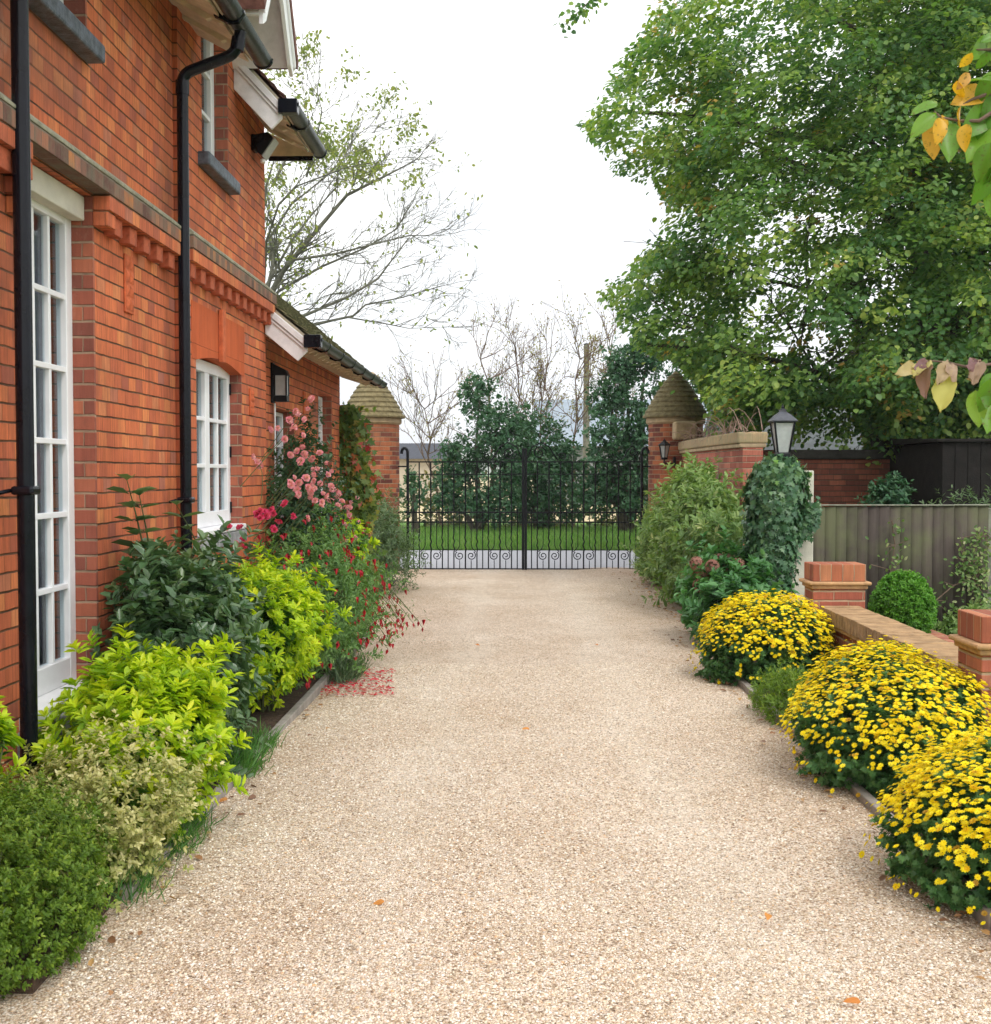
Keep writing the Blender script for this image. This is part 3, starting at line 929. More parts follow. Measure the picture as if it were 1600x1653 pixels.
# upper windows
fu2 = window('upper_window', XB - .09, U2[0] + .003, U2[1] - .004, 3.63, 4.95, (2,), 4, stile=.085, bar=.026, parent=house)
fu1 = window('upper_window', XA - .10, U1[0] + .003, U1[1] - .004, 3.63, 4.195, (4,), 2, stile=.07, bar=.026, parent=house)
MB().box(XA - .12, XA + .085, U1[0] - .12, U1[1] + .03, 3.53, 3.615).build('slate_sill', M['slate_sill'], house, bevel=.012)
MB().box(XB - .12, XB + .075, U2[0] - .10, U2[1] + .06, 3.53, 3.615).build('slate_sill', M['slate_sill'], house, bevel=.012)
fa1 = window('wing_window', XW - .10, A1[0] + .003, A1[1] - .004, 1.0, 2.15, (2,), 4, stile=.035, bar=.025, parent=house)
fa2 = window('wing_window', XW - .10, A2[0] + .003, A2[1] - .004, 1.0, 2.44, (2,), 4, stile=.035, bar=.025, parent=house)
# curtains in folds behind the glass
def curtain(x, y0, y1, z0, z1, label, mat):
    m_ = MB(); n_ = 120; vs = []
    for i in range(n_ + 1):
        yy = y0 + (y1 - y0) * i / n_
        xx = x + .022 * math.sin(i * .95) + .010 * math.sin(i * .41)
        vs += [(xx, yy, z0), (xx, yy, z1)]
    m_.add(vs, [(2 * i, 2 * i + 2, 2 * i + 3, 2 * i + 1) for i in range(n_)])
    o = m_.build('curtain', mat, smooth=True)
    so = o.modifiers.new('thick', 'SOLIDIFY'); so.thickness = .003
    tag(o, label, 'curtain')
curtain(XA - .24, W1[0] - .05, W1[1] + .1, .5, 3.0 - .05, 'lilac grey curtain hanging in folds behind the tall white french window', M['curtain'])
curtain(XB - .28, W2[0] - .05, W2[1] + .1, 1.0, 2.5, 'pale net curtain behind the white casement window beside the drainpipe', plain('net_curtain', (.16, .16, .18), .9, .2))

# roofs --------------------------------------------------------------
SL = math.tan(math.radians(47))
def roof(y0, y1, xe, ze, xr, mat, th=.09, name='roof', slope=SL, tiles=True):
    zr = ze + (xe - xr) * slope
    nrm_ = Vector((slope, 0, 1)).normalized()
    def P(x, y, d):
        return (x + nrm_.x * d, y, ze + (xe - x) * slope + nrm_.z * d)
    m_ = MB()
    m_.add([P(xe, y0, 0), P(xe, y1, 0), P(xr, y1, 0), P(xr, y0, 0), P(xe, y0, th * .4), P(xe, y1, th * .4), P(xr, y1, th * .4), P(xr, y0, th * .4)],
           [(0, 3, 2, 1), (4, 5, 6, 7), (0, 1, 5, 4), (1, 2, 6, 5), (2, 3, 7, 6), (3, 0, 4, 7)])
    r = m_.build(name, M['soffit'], house)
    # courses of plain tiles, each lapping the one below
    t_ = MB(); n_ = int((xe - xr) / math.cos(math.atan(slope)) / .10); g = .1 * math.cos(math.atan(slope))
    for k in range(min(n_, 28)):
        xa = xe + .03 - k * g; xb_ = xa - g * 1.25
        yy = y0 - .03
        while yy < y1 + .02:
            wd = .165
            j1, j2 = random.uniform(0, .008), random.uniform(-.006, .006)
            d0, d1 = th * .42 + .022 + j1, th * .42 + .004
            a, b = yy + .002, min(yy + wd - .002, y1 + .03)
            t_.add([P(xa + j2, a, d0), P(xa + j2, b, d0), P(xb_, b, d1 + .01), P(xb_, a, d1 + .01), P(xa + j2, a, d0 + .013), P(xa + j2, b, d0 + .013), P(xb_, b, d1 + .014), P(xb_, a, d1 + .014)],
                   [(0, 3, 2, 1), (4, 5, 6, 7), (0, 1, 5, 4), (1, 2, 6, 5), (2, 3, 7, 6), (3, 0, 4, 7)])
            yy += wd
        if k > 26: break
    if tiles: t_.build('roof_tiles', mat, r)
    return r

def rafters(y0, y1, xe, ze, xw, r, slope=SL, pitch=.34, h=.07):
    MB().add([(xe - .02, y0 - .1, ze), (xw, y0 - .1, ze + (xe - xw) * slope), (xw, y1, ze + (xe - xw) * slope), (xe - .02, y1, ze),
              (xe - .02, y0 - .1, ze + .015), (xw, y0 - .1, ze + .015 + (xe - xw) * slope), (xw, y1, ze + .015 + (xe - xw) * slope), (xe - .02, y1, ze + .015)],
             [(0, 1, 2, 3), (7, 6, 5, 4), (0, 4, 5, 1), (1, 5, 6, 2), (2, 6, 7, 3), (3, 7, 4, 0)]).build('soffit_board', M['soffit'], r)
    y_ = y0 + .12
    while y_ < y1 - .05:
        pts = []
        # shaped (scrolled) rafter foot
        x0 = xe - .01
        prof = [(x0, 0), (x0, -.020), (x0 - .03, -.030), (x0 - .07, -.022), (x0 - .10, -.045), (x0 - .15, -h * .55), (xw + .02, -h * .3), (xw + .01, 0)]
        pts = [(px_, ze + (xe - px_) * slope + dz - .002) for px_, dz in prof]
        MB().prism(pts, 'y', y_ - .022, y_ + .022).build('rafter_foot', M['soffit'], r, bevel=.003)
        y_ += pitch

def gutter(y0, y1, x, z, parent, r=.058, endcap=True):
    prof = [(x + r * math.cos(a), z + r * math.sin(a)) for a in [math.pi + math.pi * i / 10 for i in range(11)]]
    inner = [(x + (r - .006) * math.cos(a), z + (r - .006) * math.sin(a)) for a in [2 * math.pi - math.pi * i / 10 for i in range(11)]]
    g = MB()
    n_ = 22; poly = prof + inner
    vs = [(p[0], y0, p[1]) for p in poly] + [(p[0], y1, p[1]) for p in poly]
    fs = [(i, i + n_, (i + 1) % n_ + n_, (i + 1) % n_) for i in range(n_)]
    for i in range(10): fs += [(i, i + 1, 20 - i, 21 - i), (i + n_, 21 - i + n_, 20 - i + n_, i + 1 + n_)]
    g.add(vs, fs)
    go = g.build('gutter', M['gutter'], parent, smooth=True)
    half = [(x + (r + .006) * math.cos(a), z + (r + .006) * math.sin(a)) for a in [math.pi + math.pi * i / 10 for i in range(11)]]
    for yy in ((y0, y0 + .012), (y1 - .012, y1)):
        MB().prism(half, 'y', yy[0] - .004, yy[1] + .004).build('gutter_end', M['black'], go)
    yy = y0 + .45
    while yy < y1 - .1:
        MB().prism([(x + .062, z + .004), (x + .062, z - .01), (x + .03, z - .062), (x - .03, z - .068), (x - .11, z - .03), (x - .11, z + .02), (x - .066, z - .01), (x - .03, z - .052), (x + .03, z - .050), (x + .055, z)], 'y', yy - .018, yy + .018).build('bracket', M['black'], go)
        yy += .75
    return go

r1 = roof(1.0, 7.42, -1.66, 4.17, -4.4, M['tile_red'])
rafters(1.2, 7.42, -1.66, 4.165, XA, r1, slope=.5)
r2 = roof(8.38, 9.52, -1.66, 4.17, -4.4, M['tile_red'])
rafters(8.48, 9.50, -1.66, 4.165, XB, r2, slope=.5)
gutter(1.0, 7.47, -1.60, 4.20, house)
gutter(8.34, 9.58, -1.60, 4.20, house)
r3 = roof(YE - .02, 13.95, -1.66, 2.63, -4.4, M['tile_moss'], slope=math.tan(math.radians(40)))
rafters(YE + .1, 13.9, -1.66, 2.63, XW, r3, slope=.26, pitch=.22, h=.06)
gutter(YE - .06, 13.95, -1.60, 2.66, house)

def barge(y, xe, ze, xi, slope, h=.17, parent=None, th=.03):
    """moulded verge board following the roof edge, facing the camera"""
    def Z(x, d): return ze + (xe - x) * slope + d
    MB().prism([(xe, Z(xe, .02)), (xi, Z(xi, .02)), (xi, Z(xi, .02 - h)), (xe - .075, Z(xe - .075, .02 - h)), (xe, Z(xe, -.075))], 'y', y - th, y).build('bargeboard', M['white_old'], parent, bevel=.003)
    MB().prism([(xe, Z(xe, .022)), (xi, Z(xi, .022)), (xi, Z(xi, -.045)), (xe, Z(xe, -.045))], 'y', y - th - .022, y - th - .001).build('bargeboard_moulding', M['white_old'], parent, bevel=.006)
    MB().prism([(xe - .02, Z(xe - .02, -.05)), (xi, Z(xi, -.05)), (xi, Z(xi, -.075)), (xe - .02, Z(xe - .02, -.075))], 'y', y - th - .012, y - th - .001).build('bargeboard_moulding', M['white_old'], parent, bevel=.004)
barge(8.38, -1.66, 4.17, XB + .002, SL, .25, house)
MB().box(-1.68, -1.545, 8.31, 8.40, 4.125, 4.225).build('gutter_stop', M['black'], house, bevel=.006)
MB().box(-1.68, -1.545, YE - .10, YE - .01, 2.585, 2.685).build('gutter_stop', M['black'], house, bevel=.006)
barge(YE - .03, -1.66, 2.63, -1.99, math.tan(math.radians(40)), .23, house)

# gabled dormer over the upper far window
DX = -1.60
def dormer():
    d = MB().prism([(gy0 + .12, 4.30), (gy1 - .12, 4.30), (8.24, 4.56), (7.84, 5.12), (7.44, 4.56)], 'x', XB - .28, XB - .26).build('dormer', M['brick'], house)
    sl = 1.45
    apex, yc = 5.20, 7.84
    for sgn in (-1, 1):
        yf = yc + sgn * .50
        def Z(y_): return apex - abs(y_ - yc) * sl
        poly = [(yc, Z(yc)), (yf, Z(yf)), (yf, Z(yf) - .035), (yc, Z(yc) - .035)]
        MB().prism(poly, 'x', -4.2, DX).build('dormer_soffit', M['white_old'], d)
        poly = [(yc, Z(yc) + .11), (yf + sgn * .07, Z(yf) + .03), (yf + sgn * .04, Z(yf) - .03), (yc, Z(yc) + .003)]
        MB().prism(poly, 'x', -4.2, DX + .05).build('dormer_tiles', M['tile_red'], d)
        poly = [(yc, Z(yc) - .0), (yf, Z(yf) - .0), (yf - sgn * .01, Z(yf) - .10), (yf - sgn * .10, Z(yf) - .05), (yc, Z(yc) - .24)]
        MB().prism(poly, 'x', DX + .001, DX + .028).build('dormer_bargeboard', M['white'], d, bevel=.003)
        poly = [(yc, Z(yc) - .002), (yf, Z(yf) - .002), (yf, Z(yf) - .04), (yc, Z(yc) - .055)]
        MB().prism(poly, 'x', DX + .029, DX + .045).build('bargeboard_moulding', M['white'], d, bevel=.003)
    # side walls above the main eave
    for yy in (U2[0] - .10, U2[1] + .02):
        MB().box(-3.5, XB - .001, yy, yy + .08, 4.34, 4.62).build('dormer_cheek', M['brick'], d)
    MB().box(XB + .02, DX - .10, 8.04, 8.07, 4.70, 4.78).build('tie_board', M['white'], d, bevel=.004)
dormer()

# downpipes
def bracket(x, y, z, parent, arm=.1):
    MB().box(x - .045, x + .045, y - .045, y + .045, z - .018, z + .018).build('pipe_clip', M['black'], parent, bevel=.012)
    MB().tube([(x - .075, y - arm, z - .01), (x - .05, y - .03, z)], .009, 6).build('pipe_clip', M['black'], parent)

def elbow(pts, n=5):
    out = []
    P_ = [Vector(p) for p in pts]
    out.append(P_[0])
    for i in range(1, len(P_) - 1):
        a, b, c = P_[i - 1], P_[i], P_[i + 1]
        r_ = .06
        p0 = b + (a - b).normalized() * r_; p2 = b + (c - b).normalized() * r_
        for k in range(n + 1):
            t_ = k / n
            out.append(p0 * (1 - t_) ** 2 + b * 2 * t_ * (1 - t_) + p2 * t_ ** 2)
    out.append(P_[-1]); return out

p1x = -1.935; p1y = 4.60
dp = MB().tube([(p1x, p1y, .0), (p1x, p1y, 4.6)], .034, 18).build('drainpipe', M['black'], house, smooth=True)
for z_ in (1.53,): bracket(p1x, p1y, z_, dp, .09)
p2x, p2y = -1.935, 6.84
dp2 = MB().tube(elbow([(p2x, p2y, .0), (p2x, p2y, 3.90), (-1.63, p2y + .02, 4.02), (-1.60, p2y + .02, 4.15)]), .033, 18).build('drainpipe', M['black'], house, smooth=True)
for z_ in (1.44,): bracket(p2x, p2y, z_, dp2, .07)
MB().tube([(-1.622, p2y + .02, 4.04), (-1.61, p2y + .02, 4.11)], .040, 16).build('pipe_collar', M['black'], dp2, smooth=True)
MB().tube([(p2x, p2y, 3.78), (p2x, p2y, 3.86)], .039, 16).build('pipe_collar', M['black'], dp2, smooth=True)

# ---------------------------------------------------------------- floodlight, lantern on the wing
fl = empty('floodlight', (XB, 8.95, 4.050), 'black security floodlight with a pale glass front under the far upper eave', 'floodlight')
MB().box(XB + .001, XB + .03, 8.88, 8.98, 4.020, 4.140).build('mounting_plate', M['black'], fl, bevel=.006)
MB().tube([(XB + .03, 8.93, 4.070), (XB + .09, 8.93, 4.050)], .012, 8).build('arm', M['black'], fl)
MB().prism([(XB + .08, 3.980), (XB + .17, 4.110), (XB + .13, 4.150), (XB + .02, 4.130), (XB + .05, 4.000)], 'y', 8.86, 9.02).build('housing', M['black'], fl, bevel=.006)
MB().prism([(XB + .083, 3.975), (XB + .177, 4.112), (XB + .186, 4.105), (XB + .092, 3.968)], 'y', 8.868, 9.012).build('glass_front', M['lamp_glass'], fl, bevel=.002)
MB().prism([(XB + .001, 4.141), (-1.64, 4.141), (-1.64, 4.16), (XB + .001, 4.325)], 'y', 9.505, 9.53).build('eave_end_board', M['soffit'], house)
MB().box(XB + .001, -1.64, 9.505, 9.53, 4.105, 4.140).build('eave_bracket', M['black'], house)
MB().lathe([(.0, 0), (.02, .008), (.02, .03), (0, .04)], (XB + .08, 8.93, 3.930), 12).build('sensor', M['white'], fl, smooth=True)

def lantern(name, c, s, label, cat, glass='lamp_glass', hexa=4, wallx=None, post=False, roofm='iron'):
    """c = base centre, s = overall height"""
    root = empty(name, c, label, cat)
    ph = math.pi / hexa
    b0, b1 = .15 * s, .26 * s      # half widths bottom / top of the glass
    z0, z1, z2 = .10 * s, .66 * s, .88 * s
    MB().lathe([(b0 * .9, 0), (b0 * 1.15, .02 * s), (b0 * 1.15, z0 * .7), (b0 * .95, z0)], c, hexa, ph).build('base', M['iron'], root)
    MB().lathe([(b0 * .96, z0), (b1 * .96, z1)], c, hexa, ph).build('glass', M[glass], root)
    m_ = MB()
    for k in range(hexa):
        q = ph + 2 * math.pi * k / hexa
        m_.tube([(c[0] + b0 * math.cos(q), c[1] + b0 * math.sin(q), c[2] + z0), (c[0] + b1 * math.cos(q), c[1] + b1 * math.sin(q), c[2] + z1)], .020 * s, 6)
    m_.lathe([(b1 * 1.02, z1 - .02 * s), (b1 * 1.08, z1), (b1 * 1.02, z1 + .01 * s)], c, hexa, ph)
    m_.build('frame', M['iron'], root)
    MB().lathe([(b1 * 1.22, z1 + .0 * s), (b1 * 1.26, z1 + .02 * s), (b1 * .70, z1 + .13 * s), (b1 * .30, z1 + .19 * s), (b1 * .30, z2), (b1 * .34, z2 + .01 * s), (.02 * s, z2 + .03 * s)], c, hexa, ph).build('lantern_roof', M[roofm], root)
    MB().lathe([(.012 * s, z2 + .02 * s), (.03 * s, z2 + .05 * s), (.012 * s, z2 + .08 * s), (.004 * s, s)], c, 8).build('finial', M['iron'], root, smooth=True)
    return root

# tall box lantern on the wing wall beside the house corner
c = (XW + .10, 10.0 - .25, 2.02)
ln = empty('wall_lantern', (XW, c[1], c[2]), 'black box lantern on the brick wing above the pink roses', 'wall lamp')
yl, zl = 9.96, 2.20
MB().box(XW + .001, XW + .02, yl - .045, yl + .045, zl - .01, zl + .33).build('back_plate', M['iron'], ln, bevel=.004)
MB().box(XW + .03, XW + .14, yl - .055, yl + .055, zl, zl + .05).build('base', M['iron'], ln, bevel=.006)
MB().box(XW + .037, XW + .133, yl - .048, yl + .048, zl + .05, zl + .22).build('glass', M['lamp_glass'], ln, bevel=.004)
m_ = MB()
for a in (XW + .030, XW + .128):
    for b in (yl - .055, yl + .043): MB().box(a, a + .012, b, b + .012, zl + .05, zl + .22).build('frame_post', M['iron'], ln)
MB().prism([(XW + .02, zl + .22), (XW + .15, zl + .22), (XW + .13, zl + .265), (XW + .06, zl + .30), (XW + .02, zl + .32)], 'y', yl - .06, yl + .06).build('lantern_roof', M['iron'], ln, bevel=.004)
# thin pale service pipe below it
wp = MB().tube([(XW + .02, 9.99, .1), (XW + .02, 9.99, 2.19)], .008, 8).build('service_pipe', M['white'], house, smooth=True)

# ================================================================== GATE PILLARS
YG = 19.12
def pillar(cx, cy, r, label, cap_z=2.50):
    root = empty('gate_pillar', (cx, cy, 0), label, 'gate pillar', 'round brick pillars either side of the gate')
    MB().lathe([(r, 0), (r, cap_z - .12)], (cx, cy, 0), 40).build('shaft', M['brick_old'], root, smooth=True, cyl=(cx, cy, r))
    MB().lathe([(r + .005, cap_z - .12), (r + .04, cap_z - .09), (r + .04, cap_z - .03), (r + .02, cap_z)], (cx, cy, 0), 40).build('collar', M['sandstone'], root, smooth=True)
    # conical roof of overlapping tile rings
    m_ = MB(); n_ = 9; H = .72
    for k in range(n_):
        t0, t1 = k / n_, (k + 1) / n_
        R0 = (r + .060) * (1 - t0) ** .74 + .035
        R1 = (r + .060) * (1 - t1) ** .74 + .015
        zb = cap_z + H * t0
        m_.lathe([(R0 - .05, zb + .004), (R0, zb - .010), (R0 + .004, zb + .014), (R1 + .002, zb + H / n_ + .006)], (cx, cy, 0), 32, .1 * k)
    m_.build('tiled_cone', M['tile_cone'], root)
    MB().lathe([(.05, H - .04), (.06, H - .01), (.02, H + .02), (.0, H + .03)], (cx, cy, cap_z), 12).build('cap_stone', M['sandstone'], root, smooth=True)
    return root
pl = at(600, 763, 19.15).x
pillar(-2.37, 19.25, .44, 'round brick gate pillar with mossy tiled cone at the end of the house wing', 2.50)
pillar(2.58, 19.25, .44, 'round brick gate pillar with tiled cone under the big green tree', 2.50)

# ================================================================== GATE LEAVES
def spiral(cx, cz, r, turns=1.6, a0=0, sgn=1, y=0, n=26, tail=None):
    pts = []
    for i in range(n + 1):
        t_ = i / n; q = a0 + sgn * turns * 2 * math.pi * t_; rr = r * (1 - .82 * t_)
        pts.append((cx + rr * math.cos(q), y, cz + rr * math.sin(q)))
    return pts

def gate(x0, x1, hinge, label, end_scroll):
    """x0 < x1; hinge = 'l' or 'r'"""
    root = empty('iron_gate', (x0 if hinge == 'l' else x1, YG, 0), label, 'gate', 'pair of iron gates')
    d = .0945; n_ = 20
    xs = [x0 + (x1 - x0) * i / n_ for i in range(n_ + 1)]
    for z_, hh in ((.035, .010), (.795, .010), (.955, .012), (1.575, .008), (1.775, .011)):
        MB().box(x0, x1, YG - .008, YG + .008, z_ - hh, z_ + hh).build('rail', M['iron'], root)
    for i in range(1, n_):
        x = xs[i]
        grp = i % 6
        tall = (i % 2 == 0)
        scroll = (grp in (3, 5)) if False else ((i - 1) % 6 in (2, 4)) and i < n_ - 1
        if tall:
            zs_ = [.03, .30, .36, .42, .48, .54, .60, 1.775]
            w_ = [0, 0, .006, -.006, .006, -.006, 0, 0]
            MB().tube([(x + w_[k] * 1.6, YG, z) for k, z in enumerate(zs_)], .0135 if i % 6 == 4 else .0115, 6).build('bar', M['iron'], root)
        else:
            if scroll:
                sg = 1 if (i - 1) % 6 == 2 else -1
                m_ = MB().tube([(x, YG, 1.00), (x, YG, .42), (x - sg * .02, YG, .37), (x - sg * .075, YG, .31)], .0075, 6)
                m_.tube([(x, YG, .03), (x, YG, .175)], .0075, 6)
                m_.build('bar', M['iron'], root)
                MB().tube(spiral(x, .25, .075, 1.5, math.pi * .5 + sg * .6, sg, YG), .009, 6).build('scroll', M['iron'], root)
            else:
                MB().tube([(x, YG, .03), (x, YG, 1.00)], .010, 6).build('bar', M['iron'], root)
            MB().lathe([(.0, 0), (.012, .010), (.012, .02), (0, .035)], (x, YG, .99), 8).build('bar_tip', M['iron'], root)
    # stiles
    for x, r_ in ((x0, .020), (x1, .020)):
        outer = (x == x0) == (hinge == 'l')
        if outer:
            s_ = -1 if hinge == 'l' else 1
            pts = [(x, YG, .0), (x, YG, 1.90)] + [(x + -s_ * .0 + s_ * (-.05 + .05 * math.cos(q)) * -1 - 0, YG, 1.92 + .08 * math.sin(q)) for q in [.3, .8, 1.3, 1.8, 2.3, 2.8, 3.3]]
            MB().tube(pts, .024, 10).build('hinge_stile', M['iron'], root, smooth=True)
        else:
            MB().box(x - .021, x + .021, YG - .02, YG + .02, -.0, 2.0).build('meeting_stile', M['iron'], root, bevel=.003)
    # top scrollwork by the meeting stile
    s_ = -1 if hinge == 'l' else 1
    xm = x1 if hinge == 'l' else x0
    MB().tube([(xm + s_ * .02, YG, 1.82), (xm + s_ * .10, YG, 2.02), (xm + s_ * .25, YG, 2.09), (xm + s_ * .38, YG, 2.02), (xm + s_ * .45, YG, 1.90), (xm + s_ * .52, YG, 1.80)], .012, 6).build('scroll', M['iron'], root)
    MB().tube(spiral(xm + s_ * .22, 1.92, .11, 1.6, 0, s_, YG), .011, 6).build('scroll', M['iron'], root)
    MB().tube(spiral(xm + s_ * .60, 1.86, .07, 1.4, math.pi, -s_, YG), .009, 6).build('scroll', M['iron'], root)
    if end_scroll:
        xe = x1 if hinge == 'r' else x0; e = -1 if hinge == 'r' else 1
        MB().tube([(xe + e * .42, YG, 1.80), (xe + e * .30, YG, 1.83), (xe + e * .24, YG, 1.95), (xe + e * .17, YG, 2.03), (xe + e * .08, YG, 1.98)], .012, 6).build('scroll', M['iron'], root)
        MB().tube(spiral(xe + e * .14, 1.94, .07, 1.5, 0, e, YG), .011, 6).build('scroll', M['iron'], root)
        MB().tube(spiral(xe + e * .48, 1.86, .06, 1.4, 0, e, YG), .009, 6).build('scroll', M['iron'], root)
    return root
gl_ = gate(-1.78, .096, 'l', 'black wrought iron gate leaf on the house side with scrolls along its foot', False)
gr_ = gate(.140, 2.02, 'r', 'black wrought iron gate leaf on the lantern side topped with scrolls', True)
MB().box(.10, .130, YG - .03, YG + .04, .86, 1.02).build('lock_box', M['iron'], gl_, bevel=.006)
for z_ in (.95, 1.70):
    MB().box(-1.94, -1.78, YG - .012, YG + .012, z_ - .012, z_ + .012).build('hinge', M['iron'], gl_)
    MB().box(2.02, 2.16, YG - .012, YG + .012, z_ - .012, z_ + .012).build('hinge', M['iron'], gr_)

# ================================================================== RIGHT SIDE WALLS
# curved high wall running from the pillar towards the camera
def curved_wall():
    root = empty('garden_wall', (2.8, 16, 0), 'pinkish brick garden wall with stone coping running forward from the gate pillar', 'wall', None)
    P = [(2.62, 18.82), (2.61, 18.0), (2.61, 17.2), (2.62, 16.4), (2.64, 15.6), (2.67, 14.9), (2.71, 14.2)]
    th = .17; m_, c1, c2 = MB(), MB(), MB()
    def strip(mb, off0, off1, z0, z1):
        vs = []
        for x, y in P: vs += [(x + off0, y, z0), (x + off1, y, z0), (x + off1, y, z1), (x + off0, y, z1)]
        fs = [(0, 1, 2, 3), tuple(4 * (len(P) - 1) + k for k in (3, 2, 1, 0))]
        for i in range(len(P) - 1):
            for k in range(4): fs.append((4 * i + k, 4 * i + (k + 1) % 4, 4 * i + 4 + (k + 1) % 4, 4 * i + 4 + k))
        mb.add(vs, fs)
    strip(m_, 0, .24, 0, 1.90); strip(c1, -.04, .28, 1.902, 1.95); strip(c2, -.06, .30, 1.952, 2.09)
    m_.build('brickwork', M['brick_pink'], root); c1.build('oversailing_course', M['sandstone'], root, bevel=.01); c2.build('coping', M['coping_tops'], root, bevel=.02)
    MB().box(2.46, 2.80, 18.4, 18.79, 2.12, 2.40).build('corner_stone', M['sandstone'], root, bevel=.03)
curved_wall()
# dark coped wall behind the fence
gw = empty('brick_outhouse_wall', (4.6, 16, 0), 'low brown brick wall with flat dark coping behind the wooden fence', 'wall')
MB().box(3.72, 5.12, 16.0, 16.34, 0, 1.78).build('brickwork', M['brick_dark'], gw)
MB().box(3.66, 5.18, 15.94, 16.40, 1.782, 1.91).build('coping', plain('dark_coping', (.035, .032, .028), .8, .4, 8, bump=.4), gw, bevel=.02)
# dark shed at the right; its black stands in for soft shadow
sh = empty('shadow_shed', (6.2, 14.4, 0), 'near black timber shed standing in for the soft shadow under the trees behind the fence', 'shed')
m_ = MB()
x = 5.02
while x < 7.6:
    m_.box(x, x + .145, 14.0 + random.uniform(0, .008), 14.03, 0, 1.96); x += .15
m_.build('front_boards', M['wood_dark'], sh, bevel=.004)
MB().box(5.03, 7.6, 14.04, 16.4, 0, 1.95).build('shed_body', M['wood_dark'], sh)
MB().prism([(13.96, 1.965), (16.6, 1.965), (16.6, 2.08), (13.96, 1.99)], 'x', 4.95, 7.7).build('roof', M['wood_dark'], sh)
# slate roofed outbuilding further back
ob = empty('outbuilding', (7.0, 25.0, 0), 'slate roofed outbuilding seen through the leaves behind the street lamp pillar', 'building')
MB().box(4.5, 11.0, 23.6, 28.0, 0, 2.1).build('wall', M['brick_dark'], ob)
MB().prism([(23.3, 2.05), (28.3, 2.05), (25.8, 3.35)], 'x', 4.3, 11.2).build('roof', M['slate'], ob)

# low wall with piers along the bed
def pier(x0, x1, y0, y1, label):
    root = empty('brick_pier', ((x0 + x1) / 2, (y0 + y1) / 2, 0), label, 'brick pier', 'piers of the low garden wall')
    zt = .885
    MB().box(x0 + .012, x1 - .012, y0 + .012, y1 - .012, 0, .690).build('shaft', M['brick_new'], root, bevel=.004)
    MB().box(x0 - .005, x1 + .005, y0 - .005, y1 + .005, .692, .722).build('moulded_band', M['buff'], root, bevel=.008)
    MB().box(x0 - .028, x1 + .028, y0 - .028, y1 + .028, .723, .750).build('moulded_band', M['buff'], root, bevel=.010)
    MB().box(x0 + .008, x1 - .008, y0 + .008, y1 - .008, .751, zt).build('cap', M['cap_brick'], root, bevel=.006)
M['cap_brick'] = brick_mat('cap_brick', [(0, (.28, .09, .055)), (.5, (.38, .13, .07)), (1, (.46, .21, .11))], (.58, .44, .30), mode='stack', h=.9, ulen=.088, joint=.005, streak=.25, vjoint=1.0, dirt=((.26, .16, .09), .6))
PX0 = 2.30
pier(PX0, PX0 + .43, 9.20, 9.50, 'brick pier at the far end of the low wall, beside the ivy pillar')
pier(PX0, PX0 + .43, 5.86, 6.20, 'brick pier at the near end of the low wall, behind the yellow flowers')
lw = empty('low_brick_wall', (2.5, 7.6, 0), 'low brick wall with brick on edge coping between the two piers', 'wall')
MB().box(2.40, 2.62, 6.21, 9.19, 0, .42).build('brickwork', M['brick_new'], lw)
MB().box(2.372, 2.648, 6.21, 9.19, .422, .450).build('moulded_band', M['buff'], lw, bevel=.008)
m_ = MB(); tt = MB(); y = 6.213
while y < 9.18:
    b = min(y + .0655, 9.188)
    j = random.uniform(-.003, .003)
    m_.box(2.36 + j, 2.66 + j, y, b, .452, .562 + random.uniform(-.002, .003)); y += .0735
m_.build('coping_bricks', plain('coping_brick_edge', (.36, .23, .12), .9, .35, 9, bump=.6), lw, bevel=.005)
MB().box(2.366, 2.654, 6.212, 9.186, .4525, .553).build('coping_mortar', plain('coping_mortar', (.17, .13, .08), .95, .3, 20), lw)
MB().box(2.38, 2.62, 9.51, 10.6, 0, .42).build('brickwork', M['brick_new'], lw)
MB().box(2.36, 2.64, 9.51, 10.6, .422, .50).build('coping_end', M['coping_tops'], lw, bevel=.006)
pw = empty('planter_wall', (3.2, 9.3, 0), 'short brick planter wall below the clipped box bush', 'wall')
MB().box(2.95, 3.42, 8.72, 8.86, 0, .31).build('brickwork', M['brick_new'], pw, bevel=.004)
MB().box(3.30, 3.42, 8.861, 9.9, 0, .309).build('brickwork', M['brick_new'], pw, bevel=.004)
MB().box(3.05, 3.62, 8.60, 8.719, 0, .20).build('step', M['brick_new'], pw, bevel=.004)

